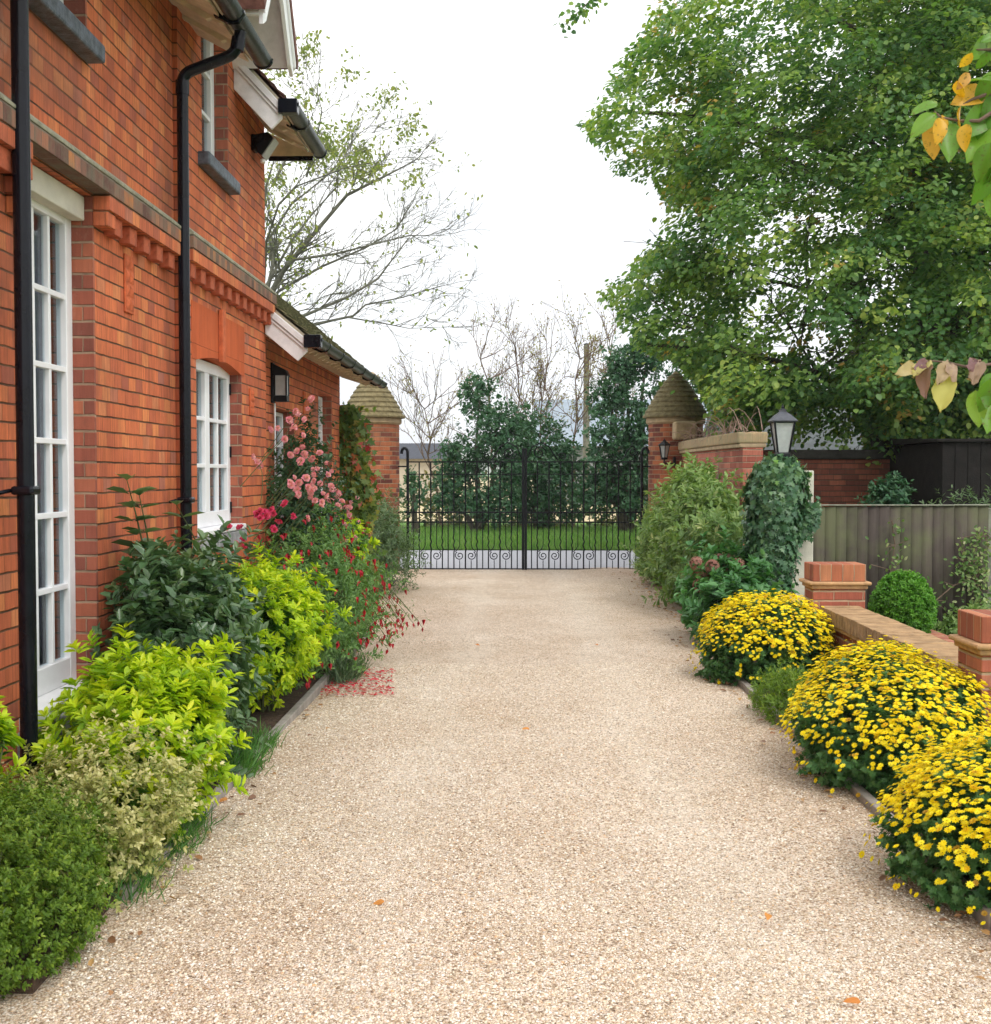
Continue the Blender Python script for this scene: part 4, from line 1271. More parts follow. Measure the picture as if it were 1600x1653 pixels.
# ---------------------------------------------------------------- wooden fence
def board_mat():
    t = NT('weathered_fence_board'); o = t.obj((14, 14, .9))
    n1 = t.noise(1, 6, .7, o)
    a = t.n('Attribute'); a.attribute_name = 'rnd'
    c1 = t.ramp(a.outputs['Fac'], [(0, (.060, .050, .046)), (.5, (.090, .076, .068)), (1, (.120, .105, .085))])
    col = t.mix(1.0, c1, t.ramp(n1, [(.25, (.6, .58, .56)), (.75, (1.35, 1.3, 1.25))]), 'MULTIPLY')
    g = t.noise(2.2, 5, .6, t.obj())
    col = t.mix(t.math('MULTIPLY', t.ramp(g, [(.45, (0, 0, 0)), (.66, (1, 1, 1))]), .55), col, (.12, .14, .06))
    t.base(col, .9, .2); t.bump(n1, .5, .01); return t.m
M['board'] = board_mat()
def fence_panel(x0, x1, y, zt, root):
    V, Fc, R_ = [], [], []
    x = x0
    tv = np.array([(0, 0, 0), (1, 0, 0), (1, 1, 0), (0, 1, 0), (0, 0, 1), (1, 0, 1), (1, 1, 1), (0, 1, 1)], float)
    tf = np.array([(0, 3, 2, 1), (4, 5, 6, 7), (0, 1, 5, 4), (1, 2, 6, 5), (2, 3, 7, 6), (3, 0, 4, 7)])
    while x < x1 - .02:
        w_ = min(.105, x1 - x)
        q = tv * np.array([w_ + .012, .012, zt + random.uniform(-.006, .006)]) + np.array([x, y + random.uniform(-.004, .004), 0])
        q[:, 1] += np.where(tv[:, 0] > .5, -.012, 0)
        Fc.append(tf + len(V) * 8); V.append(q); R_.append(random.random()); x += w_
    o = leafmesh('boards', [(np.concatenate(V), np.concatenate(Fc), 6, np.array(R_))], M['board'], root)
    MB().box(x0, x1, y - .025, y + .02, zt + .006, zt + .018).build('capping_rail', M['capping'], root, bevel=.004)
    MB().box(x1 + .0, x1 + .07, y + .02, y + .09, 0, zt - .02).build('post', M['capping'], root, bevel=.006)
    return root
M['capping'] = plain('grey_green_timber', (.24, .24, .19), .9, .35, 9, bump=.4)
YF = 11.6
wf = empty('wooden_fence', (3.9, YF, 0), 'weathered grey brown close boarded wooden fence between the ivy clad pillar and the right edge', 'fence')
fence_panel(2.90, 4.28, YF, 1.27, wf)
fence_panel(4.285, 4.62, YF + .004, 1.272, wf)
fence_panel(4.70, 6.4, YF, 1.28, wf)

# ---------------------------------------------------------------- ivy clad pillar with lantern
ic = Vector((2.44, 11.0, 0))
ip = empty('lamp_pillar', (2.70, 11.25, 0), 'cream rendered pillar hidden behind ivy beside the wooden fence', 'pillar')
MB().box(2.42, 2.79, 11.12, 11.45, 0, 1.62).build('shaft', M['cream'], ip, bevel=.01)
MB().box(2.27, 2.56, 10.92, 11.11, 0, 1.60).build('lamp_plinth', M['cream'], ip, bevel=.01)
def ivy_column():
    n = 8000
    q = rs.rand(n) * 2 * math.pi; z = rs.rand(n) ** .9 * 1.72
    t_ = z / 1.72
    rx = np.interp(t_, [0, .1, .35, .6, .8, .92, 1.0], [.15, .16, .18, .215, .25, .23, .08]); ry = rx * .85
    lumpf = 1 + .10 * np.sin(q * 3 + z * 5) + .07 * np.sin(q * 5 - z * 8)
    cx = 2.31 + .07 * z
    P = np.stack([cx + rx * lumpf * np.cos(q), 10.98 + ry * lumpf * np.sin(q) , z + .03], -1)
    P += rs.normal(size=P.shape) * .022
    nr = np.stack([np.cos(q), np.sin(q), .35 + 0 * q], -1) + rs.normal(size=(n, 3)) * .22
    d = np.stack([-np.sin(q) * .0, 0 * q, -1 + 0 * q], -1) + rs.normal(size=(n, 3)) * .45
    L = .040 + .034 * rs.rand(n)
    r = np.clip(rs.rand(n) * .75 + .3 * (t_ > .8) * rs.rand(n), 0, 1)
    root = empty('ivy', (2.43, 11.0, 0), 'dense dark green ivy covering the lamp pillar from foot to lantern', 'ivy')
    parts = [(*inst(T_LOBED, P, d, nr, L), r)]
    # side spray reaching to the right over the cream shaft
    k = 420
    tt_ = rs.rand(k); P2 = np.stack([2.60 + .18 * tt_, 10.93 + .06 * rs.rand(k), 1.10 + .13 * tt_ + .06 * rs.normal(size=k)], -1)
    nr2 = np.array([0, -1, .3]) + rs.normal(size=(k, 3)) * .3
    parts.append((*inst(T_LOBED, P2, rs.normal(size=(k, 3)) * .5 + np.array([.3, 0, -1]), nr2, .06), rs.rand(k) * .8))
    leafmesh('foliage', parts, M['l_ivy'], root)
    st = [np.array([2.43 + .24 * math.cos(a), 10.98 + .2 * math.sin(a), 1.5]) for a in np.linspace(0, 6, 9)]
    stems_mesh((2.43, 10.95, 0), st, M['bark'], root, .012, .005, sag=0)
ivy_column()
lantern('pillar_lantern', (at(1263, 737, 10.95).x, 10.95, at(1263, 739, 10.95).z), .50, 'grey four sided lantern with frosted glass standing on the ivy clad pillar', 'lantern', roofm='lead')
MB().tube([(at(1263, 737, 10.95).x, 10.95, 1.58), (at(1263, 737, 10.95).x, 10.95, 1.76)], .02, 8).build('lamp_stem', M['iron'], ip)
# lantern on a bracket on the far right pillar
cL = at(1071, 742, 18.72)
wl = lantern('bracket_lantern', (cL.x, 18.60, cL.z), .34, 'small black lantern on a bracket on the gate pillar under the tree', 'lantern', hexa=6)
MB().tube([(cL.x, 18.60, cL.z), (cL.x, 18.60, cL.z - .04), (cL.x + .02, 18.62, cL.z - .06), (cL.x + .2, 18.72, cL.z - .06)], .012, 6).build('bracket', M['iron'], wl)
MB().box(cL.x + .16, cL.x + .19, 18.66, 18.85, cL.z - .10, cL.z + .04).build('wall_plate', M['iron'], wl)

# ================================================================== FAR BACKGROUND
bn = empty('barn', (-7.5, 62, 0), 'far cream walled barn with a dark roof beyond the left gate leaf', 'barn')
MB().box(-13, -3.4, 60, 68, 0, 2.35).build('wall', plain('barn_cream', (.48, .42, .33), .9, .1), bn)
MB().prism([(59.6, 2.3), (68.4, 2.3), (64, 3.2)], 'x', -13.3, -3.2).build('roof', plain('barn_dark_roof', (.05, .055, .07), .8, .2), bn)
bb = empty('grey_barn', (3.5, 62, 0), 'far grey roofed barn showing between the hedge trees beyond the gate', 'barn')
MB().box(1.2, 9.5, 58, 68, 0, 3.0).build('wall', plain('barn_board', (.20, .22, .22), .9, .15), bb)
MB().prism([(57.5, 2.9), (68.5, 2.9), (63, 5.5)], 'x', .9, 9.9).build('roof', plain('barn_blue_roof', (.26, .31, .36), .7, .12), bb)
pp = at(947, 557, 45)
pole = empty('utility_pole', (pp.x, 45, 0), 'weathered wooden utility pole standing up behind the hedge', 'pole')
MB().tube([(pp.x, 45, 0), (pp.x, 45, pp.z)], [.15, .10], 12).build('pole_shaft', M['bark_green'], pole, smooth=True)
MB().lathe([(.11, 0), (.12, .04), (.04, .08)], (pp.x, 45, pp.z), 12).build('pole_cap', M['lead'], pole)


# ================================================================== TREES
def rec_branch(m_, p, d, L, r, depth, tips, spread=.5, up=.08, rng=random, kids=(2, 3), minr=.004, tipdepth=1, shrink=.72):
    d = d.normalized(); n_ = 4; pts = [p]; q = p.copy(); dd = d.copy()
    for k in range(n_):
        dd = (dd + Vector((rng.gauss(0, .13), rng.gauss(0, .13), rng.gauss(0, .10) + up * .3))).normalized()
        q = q + dd * (L / n_); pts.append(q.copy())
    m_.tube(pts, [max(minr, r * (1 - .4 * k / n_)) for k in range(n_ + 1)], 6 if r > .02 else 4, caps=False)
    if depth <= tipdepth: tips += [(pts[-1], dd)] + ([(pts[2], dd)] if depth == tipdepth else [])
    if depth == 0: return
    for k in range(rng.randint(*kids)):
        i = n_ if k == 0 else rng.randint(1, n_)
        ax = dd.cross(Vector((rng.gauss(0, 1), rng.gauss(0, 1), rng.gauss(0, 1)))).normalized()
        nd = (Matrix.Rotation(rng.uniform(.25, spread + .25) * (1 if k else .5), 3, ax) @ dd) + Vector((0, 0, up))
        rec_branch(m_, pts[i], nd, L * rng.uniform(shrink - .12, shrink + .08), r * (.62 if k else .72) , depth - 1, tips, spread, up, rng, kids, minr, tipdepth, shrink)


def curve_pts(a, b, bow, n=5):
    out = []
    for k in range(n + 1):
        t_ = k / n
        out.append(a.lerp(b, t_) + bow * math.sin(math.pi * t_))
    return out

def bare_tree():
    Y = 24.0
    base = at(395, 900, Y); base.z = 0
    root = empty('bare_tree', base, 'half bare spreading tree with thin pale leaves rising behind the house wing', 'tree')
    fork = at(425, 500, Y)
    MB().tube([base, base.lerp(fork, .5) + Vector((.1, 0, 0)), fork], [.34, .25, .20], 14, caps=False).build('trunk', M['bark_green'], root, smooth=True)
    limbs = [  # photo outline of the main limbs (u,v), depth offset, radius
        ([(425, 500), (455, 440), (500, 385), (560, 315), (620, 285), (665, 262)], 0, .085),
        ([(455, 440), (470, 420), (540, 410), (600, 395), (660, 380), (690, 380)], -.8, .045),
        ([(425, 500), (450, 470), (520, 430), (590, 400), (640, 370), (668, 320)], 1.0, .05),
        ([(425, 505), (490, 510), (560, 480), (610, 450), (640, 410), (660, 385)], -1.2, .05),
        ([(425, 515), (500, 525), (570, 510), (590, 492), (650, 480), (712, 462)], .6, .045),
        ([(500, 527), (560, 512), (620, 522), (660, 530), (715, 528)], -.6, .025),
        ([(425, 500), (440, 430), (438, 380), (470, 330), (520, 290), (548, 265)], 1.5, .06),
        ([(520, 290), (550, 262), (575, 220), (600, 200)], 1.5, .03),
        ([(425, 460), (430, 390), (450, 330), (495, 280)], -1.5, .05),
        ([(495, 285), (510, 230), (520, 180), (510, 140)], -1.5, .03),
        ([(425, 470), (470, 390), (500, 350), (545, 300), (545, 260), (560, 230)], 2.2, .04),
        ([(440, 300), (470, 240), (500, 200), (490, 150)], .3, .04),
        ([(420, 480), (420, 380), (430, 300), (445, 250)], .3, .07),
        ([(450, 330), (480, 300), (560, 270), (640, 255)], -2.0, .03),
    ]
    m_ = MB(); tips = []
    rng = random.Random(11)
    for pts, dy, r in limbs:
        P = [at(u, v, Y + dy * min(1, k / 2)) for k, (u, v) in enumerate(pts)]
        n_ = len(P)
        rr = [r * .8 * (1 - .82 * k / (n_ - 1)) for k in range(n_)]
        m_.tube(P, rr, 8, caps=False)
        for k in range(1, n_):
            for j in range(3):
                t_ = rng.random(); p = P[k - 1].lerp(P[k], t_)
                d = (P[k] - P[k - 1]).normalized()
                ax = Vector((rng.gauss(0, .5), rng.gauss(0, 1), rng.gauss(0, .5))).normalized()
                nd = Matrix.Rotation(rng.choice((-1, 1)) * rng.uniform(.35, .9), 3, ax) @ d
                rec_branch(m_, p, nd, rng.uniform(.35, .65), max(.008, rr[k] * .5), 3, tips, .55, .05, rng, (2, 3), .0035)
        rec_branch(m_, P[-1], (P[-1] - P[-2]).normalized(), .42, max(.008, rr[-1]), 3, tips, .5, .04, rng, (2, 3), .0035)
    m_.build('branches', M['bark_green'], root)
    T = np.array([list(p) for p, d in tips])
    u, v = proj(T)
    cl = np.sin(u / 23.0 + v / 60) * np.sin(v / 19.0 + u / 70 + 1) > .05
    keep = ((v < 300) & (u < 690) & cl & (rs.rand(len(T)) < .45)) | ((u < 500) & (v < 480) & (rs.rand(len(T)) < .13)) | (rs.rand(len(T)) < .03)
    T = T[keep]
    n = 4; P = np.repeat(T, n, 0) + rs.normal(size=(len(T) * n, 3)) * .10
    leafmesh('leaves', [(*inst(T_OVAL, P, rs.normal(size=P.shape) + np.array([0, 0, -.6]), rdir(len(P)), .075 + .04 * rs.rand(len(P))), rs.rand(len(P)))], M['l_bare'], root)
bare_tree()


def in_poly(u, v, poly):
    inside = np.zeros(len(u), bool); j = len(poly) - 1
    for i in range(len(poly)):
        xi, yi = poly[i]; xj, yj = poly[j]
        c_ = ((yi > v) != (yj > v)) & (u < (xj - xi) * (v - yi) / (yj - yi + 1e-9) + xi)
        inside ^= c_; j = i
    return inside


def big_tree():
    tx, ty = 6.6, 18.5
    root = empty('big_tree', (tx, ty, 0), 'large leafy green tree with a few yellow leaves hanging over the garden wall', 'tree')
    trunk = [Vector((tx, ty, 0)), Vector((tx + .05, ty, 1.6)), Vector((tx - .1, ty, 3.4)), Vector((tx - .3, ty - .2, 6)), Vector((tx - .2, ty, 9))]
    MB().tube(trunk, [.55, .42, .36, .28, .14], 18, caps=False).build('trunk', M['bark'], root, smooth=True)
    poly = [(1075, -900), (1070, 0), (1045, 60), (1005, 105), (980, 150), (945, 200), (980, 235), (1000, 280), (1075, 300), (1095, 335), (1060, 390), (1025, 425), (965, 468), (1005, 500), (1025, 545), (1050, 566), (1100, 580),
            (1140, 610), (1165, 665), (1230, 685), (1275, 660), (1300, 640), (1390, 645), (1410, 700), (1410, 740), (1500, 730), (1600, 700), (2600, 700), (2600, -900)]
    N = 9000
    # clump centres through the crown volume
    c0 = np.array([6.9, 18.2, 6.3]); rad = np.array([5.6, 3.6, 5.8])
    d = rdir(N * 3); f = rs.rand(N * 3) ** .42
    P = c0 + d * rad * f[:, None] * lump(d, 5, .12)[:, None]
    u, v = proj(P)
    ok = in_poly(u, v, poly) & (P[:, 2] > 1.75)
    # a couple of real gaps low in the crown where the sky shows through
    for gu, gv, gr_, gp in ((1290, 450, 45, .7), (1430, 430, 40, .6), (1250, 545, 45, .65), (1400, 510, 35, .5), (1240, 350, 25, .4), (1330, 600, 40, .6), (1200, 130, 25, .4), (1110, 260, 22, .6)):
        ok &= ~((np.hypot(u - gu, (v - gv) * 1.3) < gr_) & (rs.rand(len(u)) < gp))
    ok &= (u < 1900) & (v > -500)
    P = P[ok][:1900]
    # the outer fringe: sprays hanging at the near side and lower edge of the crown
    fr = []
    for (u0, u1, v0, v1, y0, y1, k) in ((950, 1180, 0, 640, 15.5, 19.0, 640), (1020, 1680, 560, 748, 15.6, 19.5, 820), (1150, 1650, -100, 620, 14.2, 16.0, 420), (1380, 1720, -100, 742, 16.3, 19.0, 620)):
        uu = u0 + (u1 - u0) * rs.rand(k); vv = v0 + (v1 - v0) * rs.rand(k); yy_ = y0 + (y1 - y0) * rs.rand(k)
        q = np.array([list(at(a, b, c_)) for a, b, c_ in zip(uu, vv, yy_)])
        g = in_poly(uu, vv, poly)
        for gu, gv, gr_ in ((1290, 450, 45), (1430, 430, 50), (1250, 540, 45), (1400, 520, 40), (1330, 590, 30), (1200, 470, 30), (1480, 560, 35)): g &= np.hypot(uu - gu, (vv - gv) * 1.3) > gr_ * rs.rand(k) * 1.4
        fr.append(q[g])
    k = 75
    fr.append(np.array([list(at(a, b, c_)) for a, b, c_ in zip(1175 + 260 * rs.rand(k), 630 + 62 * rs.rand(k), 15.8 + 3 * rs.rand(k))]))
    P = np.concatenate([P] + fr)
    low = np.zeros(len(P), bool); low[-k:] = True
    # boughs with air between them: layered, tilted sheets of foliage
    g1 = np.sin(P[:, 2] * 4.6 + P[:, 0] * 2.1 + .5 * np.sin(P[:, 1] * .9)) + .8 * np.sin(P[:, 0] * 3.3 - P[:, 2] * 2.0 + P[:, 1] * .7) + .4 * np.sin(P[:, 1] * 2.1 + P[:, 0] * 5)
    selP = (g1 > -.95 + .5 * (proj(P)[0] < 1350)) | (rs.rand(len(P)) < .10) | low
    P = P[selP]; low = low[selP]
    # each clump: a drooping flat spray of leaves
    out = norm(P - c0); out[:, 2] = out[:, 2] * .35 - .05
    out = norm(out + rs.normal(size=out.shape) * .3)
    per = 62
    n = len(P)
    t_ = rs.rand(n, per); sidev = norm(np.cross(out, np.array([0, 0, 1.0])))
    w_ = rs.normal(size=(n, per)) * .17 * (1.15 - t_)
    L = .62
    pos = P[:, None] + out[:, None] * ((t_ - .5) * L)[..., None] + sidev[:, None] * w_[..., None] * 1.3 + rs.normal(size=(n, per, 3)) * np.array([.05, .05, .06])
    pos[..., 2] -= .22 * t_ ** 2 + .10 * np.abs(w_) * 2
    dirs = out[:, None] * .6 + sidev[:, None] * np.sign(w_)[..., None] * .7 + rs.normal(size=(n, per, 3)) * .35 + np.array([0, 0, -.35])
    nr = np.array([0, 0, 1.0]) + out[:, None] * .35 + rs.normal(size=(n, per, 3)) * .38
    pos = pos.reshape(-1, 3)
    up_, vp_ = proj(pos)
    grow = [(x - 14 if x < 1500 else x, y + (12 if 600 < y < 800 else 0)) for x, y in poly]
    keep = in_poly(up_, vp_, grow) | (rs.rand(len(pos)) < .04) | (np.repeat(low, per) & (rs.rand(len(pos)) < .45))
    keep &= pos[:, 2] > 1.62
    cu, cv = proj(P)
    yel = (rs.rand(n) < np.where((cu < 1180) & (cv < 330), .13, .03))[:, None] * .8
    r = np.clip(rs.rand(n, 1) * .62 + rs.rand(n, per) * .34 + yel * rs.rand(n, per), 0, 1).reshape(-1)
    sz = (.058 + .042 * rs.rand(n * per))
    leafmesh('leaves', [(*inst(T_ROUND, pos[keep], dirs.reshape(-1, 3)[keep], nr.reshape(-1, 3)[keep], sz[keep]), r[keep])], M['l_tree'], root)
    # limbs to the clumps
    m_ = MB(); rng = random.Random(5)
    heads = []
    for k in range(22):
        i = rng.randrange(n); tgt = Vector(P[i])
        z0 = min(max(tgt.z - rng.uniform(.6, 2.2), 2.0), 8.5)
        a = Vector((tx - .12, ty, z0))
        pts = curve_pts(a, tgt, Vector((0, 0, rng.uniform(.15, .6))), 7)
        r0 = .03 + .012 * (tgt - a).length
        m_.tube(pts, [r0 * (1 - .8 * q / 7) for q in range(8)], 8, caps=False)
        heads += [(pts[q], (pts[q] - pts[q - 1]).normalized(), r0 * (1 - .8 * q / 7)) for q in range(3, 8)]
    for p, d_, r_ in heads:
        for j in range(2):
            nd = (d_ + Vector((rng.gauss(0, .6), rng.gauss(0, .6), rng.gauss(0, .45)))).normalized()
            e_ = p + nd * 1.1; eu, ev = proj(np.array([list(e_)]))
            if not in_poly(eu - 30, ev, poly)[0]: continue
            rec_branch(m_, p, nd, rng.uniform(.6, 1.0), max(.007, r_ * .35), 2, [], .5, 0, rng, (2, 3), .004)
    m_.build('branches', M['bark'], root)
    # one thin spray reaching in at the very top of the picture
    b = MB(); Y = 15.5
    p0, p1, p2 = at(1090, -120, 16.5), at(985, -30, Y), at(912, 40, Y)
    b.tube([Vector((tx - .3, ty, 7.8)), p0, p1, p2], [.06, .03, .012, .004], 6, caps=False)
    b.build('high_branch', M['bark'], root)
    k = 90; t_ = rs.rand(k)
    A, B_ = np.array(at(985, -25, Y)), np.array(at(905, 42, Y))
    Pq = A + (B_ - A) * t_[:, None] + rs.normal(size=(k, 3)) * .06
    leafmesh('high_leaves', [(*inst(T_ROUND, Pq, rs.normal(size=(k, 3)) + np.array([0, 0, -.5]), rdir(k) + np.array([0, -.3, .6]), .08), rs.rand(k) * .8)], M['l_tree'], root)
big_tree()


# evergreen hedge trees across the road
def blob_tree(name, label, Y, blobs, leafm, L, dens, group, trunkpx, seed, twigs=True):
    """blobs: (u, v, ru, rv) photo ellipses giving crown lobes standing at depth Y (each a real ellipsoid)"""
    tb = at(trunkpx, 850, Y); root = empty(name, (tb.x, Y, 0), label, 'tree', group)
    m_ = MB(); parts = []; s = Y / F
    for k, (u, v, ru, rv) in enumerate(blobs):
        c_ = at(u, v, Y + random.uniform(-.6, .6)); rad = (ru * s, (ru + rv) / 2 * s * .8, rv * s)
        n = int(dens * (rad[0] * rad[2]) * 400)
        Pp, D = ellipsoid_pts(c_, rad, n, .45, 1.0, seed + k, .28, .05)
        A = norm(D + rs.normal(size=D.shape) * .5)
        parts.append(shoots(Pp, A, 7, L, T_OVAL, .9, seglen=L * 2.2))
        m_.tube(curve_pts(Vector((tb.x + random.uniform(-.15, .15), Y, .0)), Vector(c_), Vector((random.uniform(-.2, .2), 0, .1)), 5), [.09, .08, .065, .05, .035, .02], 7, caps=False)
    leafmesh('leaves', parts, leafm, root)
    m_.build('trunk', M['bark'], root)
    return root
blob_tree('holly_tree', 'dark bushy evergreen tree rising highest behind the gate leaf nearer the house', 31.5, [(775, 640, 34, 42), (800, 690, 45, 45), (745, 740, 50, 45), (830, 740, 50, 60), (730, 800, 42, 45), (800, 810, 55, 45)], M['l_holly'], .13, 1.0, None, 775, 21)
blob_tree('holly_tree', 'broad dark evergreen bush behind the meeting point of the two gate leaves', 32.5, [(870, 720, 50, 55), (850, 790, 45, 60), (900, 790, 50, 60), (915, 745, 35, 45), (840, 680, 30, 28)], M['l_holly'], .13, .95, None, 870, 41)
blob_tree('holly_tree', 'tall dark evergreen tree beside the gate pillar under the big tree', 31.0, [(990, 640, 45, 40), (1010, 590, 45, 45), (985, 720, 50, 60), (1040, 690, 45, 70), (965, 790, 45, 55), (1030, 790, 50, 60), (1045, 570, 40, 40), (1090, 640, 50, 60)], M['l_holly'], .13, 1.0, None, 1010, 61)
blob_tree('thin_shrub', 'loose twiggy green shrub by the left gate pillar across the road', 30.0, [(668, 800, 28, 38), (665, 775, 18, 28)], M['l_holly'], .12, .55, None, 668, 81)

# thin saplings with bare twigs
def sapling(u, vtop, Y, label, leafy=.5, lean=0):
    b = at(u, 850, Y); b.z = 0; t_ = at(u + lean, vtop + 60, Y)
    root = empty('sapling', b, label, 'sapling', 'thin saplings above the hedge')
    m_ = MB(); tips = []; rng = random.Random(int(u * 7))
    pts = [b.lerp(t_, k / 8) + Vector((rng.gauss(0, .06), rng.gauss(0, .05), 0)) * (k > 0) for k in range(9)]
    m_.tube(pts, [.042 * (1 - .70 * k / 8) for k in range(9)], 7, caps=False)
    for k in range(4, 9):
        for j in range(3):
            nd = Vector((rng.gauss(0, .6), rng.gauss(0, .6), rng.uniform(.4, 1.2))).normalized()
            rec_branch(m_, pts[k], nd, rng.uniform(.5, 1.0), .016, 3, tips, .5, .12, rng, (2, 3), .005)
    m_.build('trunk', M['twig'], root)
    T = np.array([list(p) for p, d in tips]); T = T[rs.rand(len(T)) < leafy]
    if len(T):
        P = np.repeat(T, 2, 0) + rs.normal(size=(len(T) * 2, 3)) * .06
        mt = two('autumn_twig_leaf', (.22, .14, .08), (.30, .26, .11), (.34, .34, .15), trans=.4)
        leafmesh('leaves', [(*inst(T_OVAL, P, rs.normal(size=P.shape), rdir(len(P)), .075), rs.rand(len(P)))], mt, root)
sapling(805, 520, 33.6, 'thin leaning sapling rising left of the others above the hedge', .35, -25)
sapling(840, 515, 34, 'slim dark sapling second from the left above the hedge', .3, -8)
sapling(868, 560, 34, 'short twiggy sapling between the slim ones above the hedge', .6, 10)
sapling(925, 520, 33.5, 'tall sapling with yellowish leaves in front of the far grey barn', .8, 8)
sapling(1000, 520, 34, 'sapling with spreading bare twigs above the tall evergreen', .3, -6)
sapling(715, 600, 33, 'faint low sapling with bare twigs at the left end of the hedge', .3, -30)

# low hedge bottom of brown stems and undergrowth
def undergrowth():
    n = 5200
    x = at(655, 800, 34).x + rs.rand(n) * 8.6; y = 33.5 + rs.rand(n) * 2.0; z = rs.rand(n) ** 1.4 * 1.6
    P = np.stack([x, y, z], -1)
    keep = (np.sin(x * 2.3) + np.sin(x * 5.1 + 1) > -.6) | (rs.rand(n) < .3)
    P = P[keep]
    mt = leaf_mat('undergrowth_leaf', [(0, (.04, .07, .025)), (.5, (.09, .12, .04)), (.8, (.20, .17, .08)), (1, (.36, .28, .16))], trans=.3)
    o = leafmesh('undergrowth', [(*inst(T_OVAL, P, rdir(len(P)), rdir(len(P)), .10 + .08 * rs.rand(len(P))), rs.rand(len(P)))], mt)
    tag(o, 'tangled brown and green undergrowth at the foot of the hedge trees', 'undergrowth', kind='stuff')
undergrowth()


# ================================================================== LEFT BED PLANTS
WX = XA + .03
# clipped-looking hebe at the very front
bush('hebe_bush', 'low yellow green hebe bush at the near left corner of the drive', 'bush', (-1.78, 3.72, .20), (.36, .66, .37), 4600, 12, .019, T_OVAL, M['l_hebe'], None, 101, amp=.16, spread=.9, up=.15, axis_up=.7, xmin=-2.6, inner_frac=.5, seglen=.035, poke=.2)
bush('euonymus_bush', 'cream and green variegated bush between the hebe and the golden bush', 'bush', (-1.64, 4.46, .25), (.34, .46, .32), 1700, 9, .026, T_OVAL, M['l_varieg'], None, 111, amp=.24, spread=.9, axis_up=.6, xmin=WX, inner_frac=.5, seglen=.05, poke=.5)
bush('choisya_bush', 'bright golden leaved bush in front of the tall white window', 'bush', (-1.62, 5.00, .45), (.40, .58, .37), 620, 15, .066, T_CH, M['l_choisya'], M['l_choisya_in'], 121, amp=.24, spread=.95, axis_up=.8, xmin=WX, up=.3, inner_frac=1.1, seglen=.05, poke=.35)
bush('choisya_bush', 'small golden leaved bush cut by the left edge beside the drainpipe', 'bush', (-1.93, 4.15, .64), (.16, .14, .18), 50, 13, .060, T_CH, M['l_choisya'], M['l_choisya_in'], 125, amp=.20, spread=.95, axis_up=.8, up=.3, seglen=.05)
bush('viburnum_bush', 'dark glossy green shrub with tall shoots beside the second drainpipe', 'bush', (-1.74, 6.05, .60), (.34, .85, .55), 1000, 9, .078, T_OVAL, M['l_viburnum'], None, 131, amp=.26, spread=.9, axis_up=.5, xmin=WX, inner_frac=.7, seglen=.11, poke=.35)
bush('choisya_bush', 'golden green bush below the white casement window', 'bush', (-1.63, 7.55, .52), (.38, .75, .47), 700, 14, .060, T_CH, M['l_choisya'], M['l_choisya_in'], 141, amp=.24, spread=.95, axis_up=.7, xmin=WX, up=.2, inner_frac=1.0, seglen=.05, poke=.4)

def upright(name, label, base, tops, leafL, tmpl, mat, per=7):
    root = empty(name, base, label, 'shoot', 'tall shoots above the dark shrub')
    m_ = MB(); parts = []
    for t_ in tops:
        b = Vector(base); t_ = Vector(t_)
        pts = curve_pts(b, t_, Vector((.02, .02, 0)), 5); m_.tube(pts, [.007, .006, .0055, .005, .004, .002], 6, caps=False)
        P = []; D = []
        for k in range(per):
            f = .45 + .55 * k / (per - 1)
            p = b.lerp(t_, f)
            for s_ in (-1, 1):
                a = k * 1.57 + (0 if s_ > 0 else math.pi)
                P.append(list(p)); D.append((math.cos(a), math.sin(a) , .35))
        P, D = np.array(P), np.array(D)
        parts.append((*inst(tmpl, P, D, np.array([0, 0, 1.0]) + rs.normal(size=P.shape) * .25, leafL * (.8 + .4 * rs.rand(len(P)))), rs.rand(len(P))))
    leafmesh('foliage', parts, mat, root); m_.build('stems', M['stem'], root)
upright('viburnum_shoot', 'tall leafy shoot against the brickwork between the window and drainpipe', (-1.86, 6.0, .7), [atx(205, 775, -1.88), atx(225, 800, -1.84)], .12, T_OVAL, M['l_viburnum'], 8)
upright('viburnum_shoot', 'leafy shoot crossing the foot of the second drainpipe', (-1.75, 6.9, .8), [atx(285, 815, -1.80)], .11, T_OVAL, M['l_viburnum'], 6)

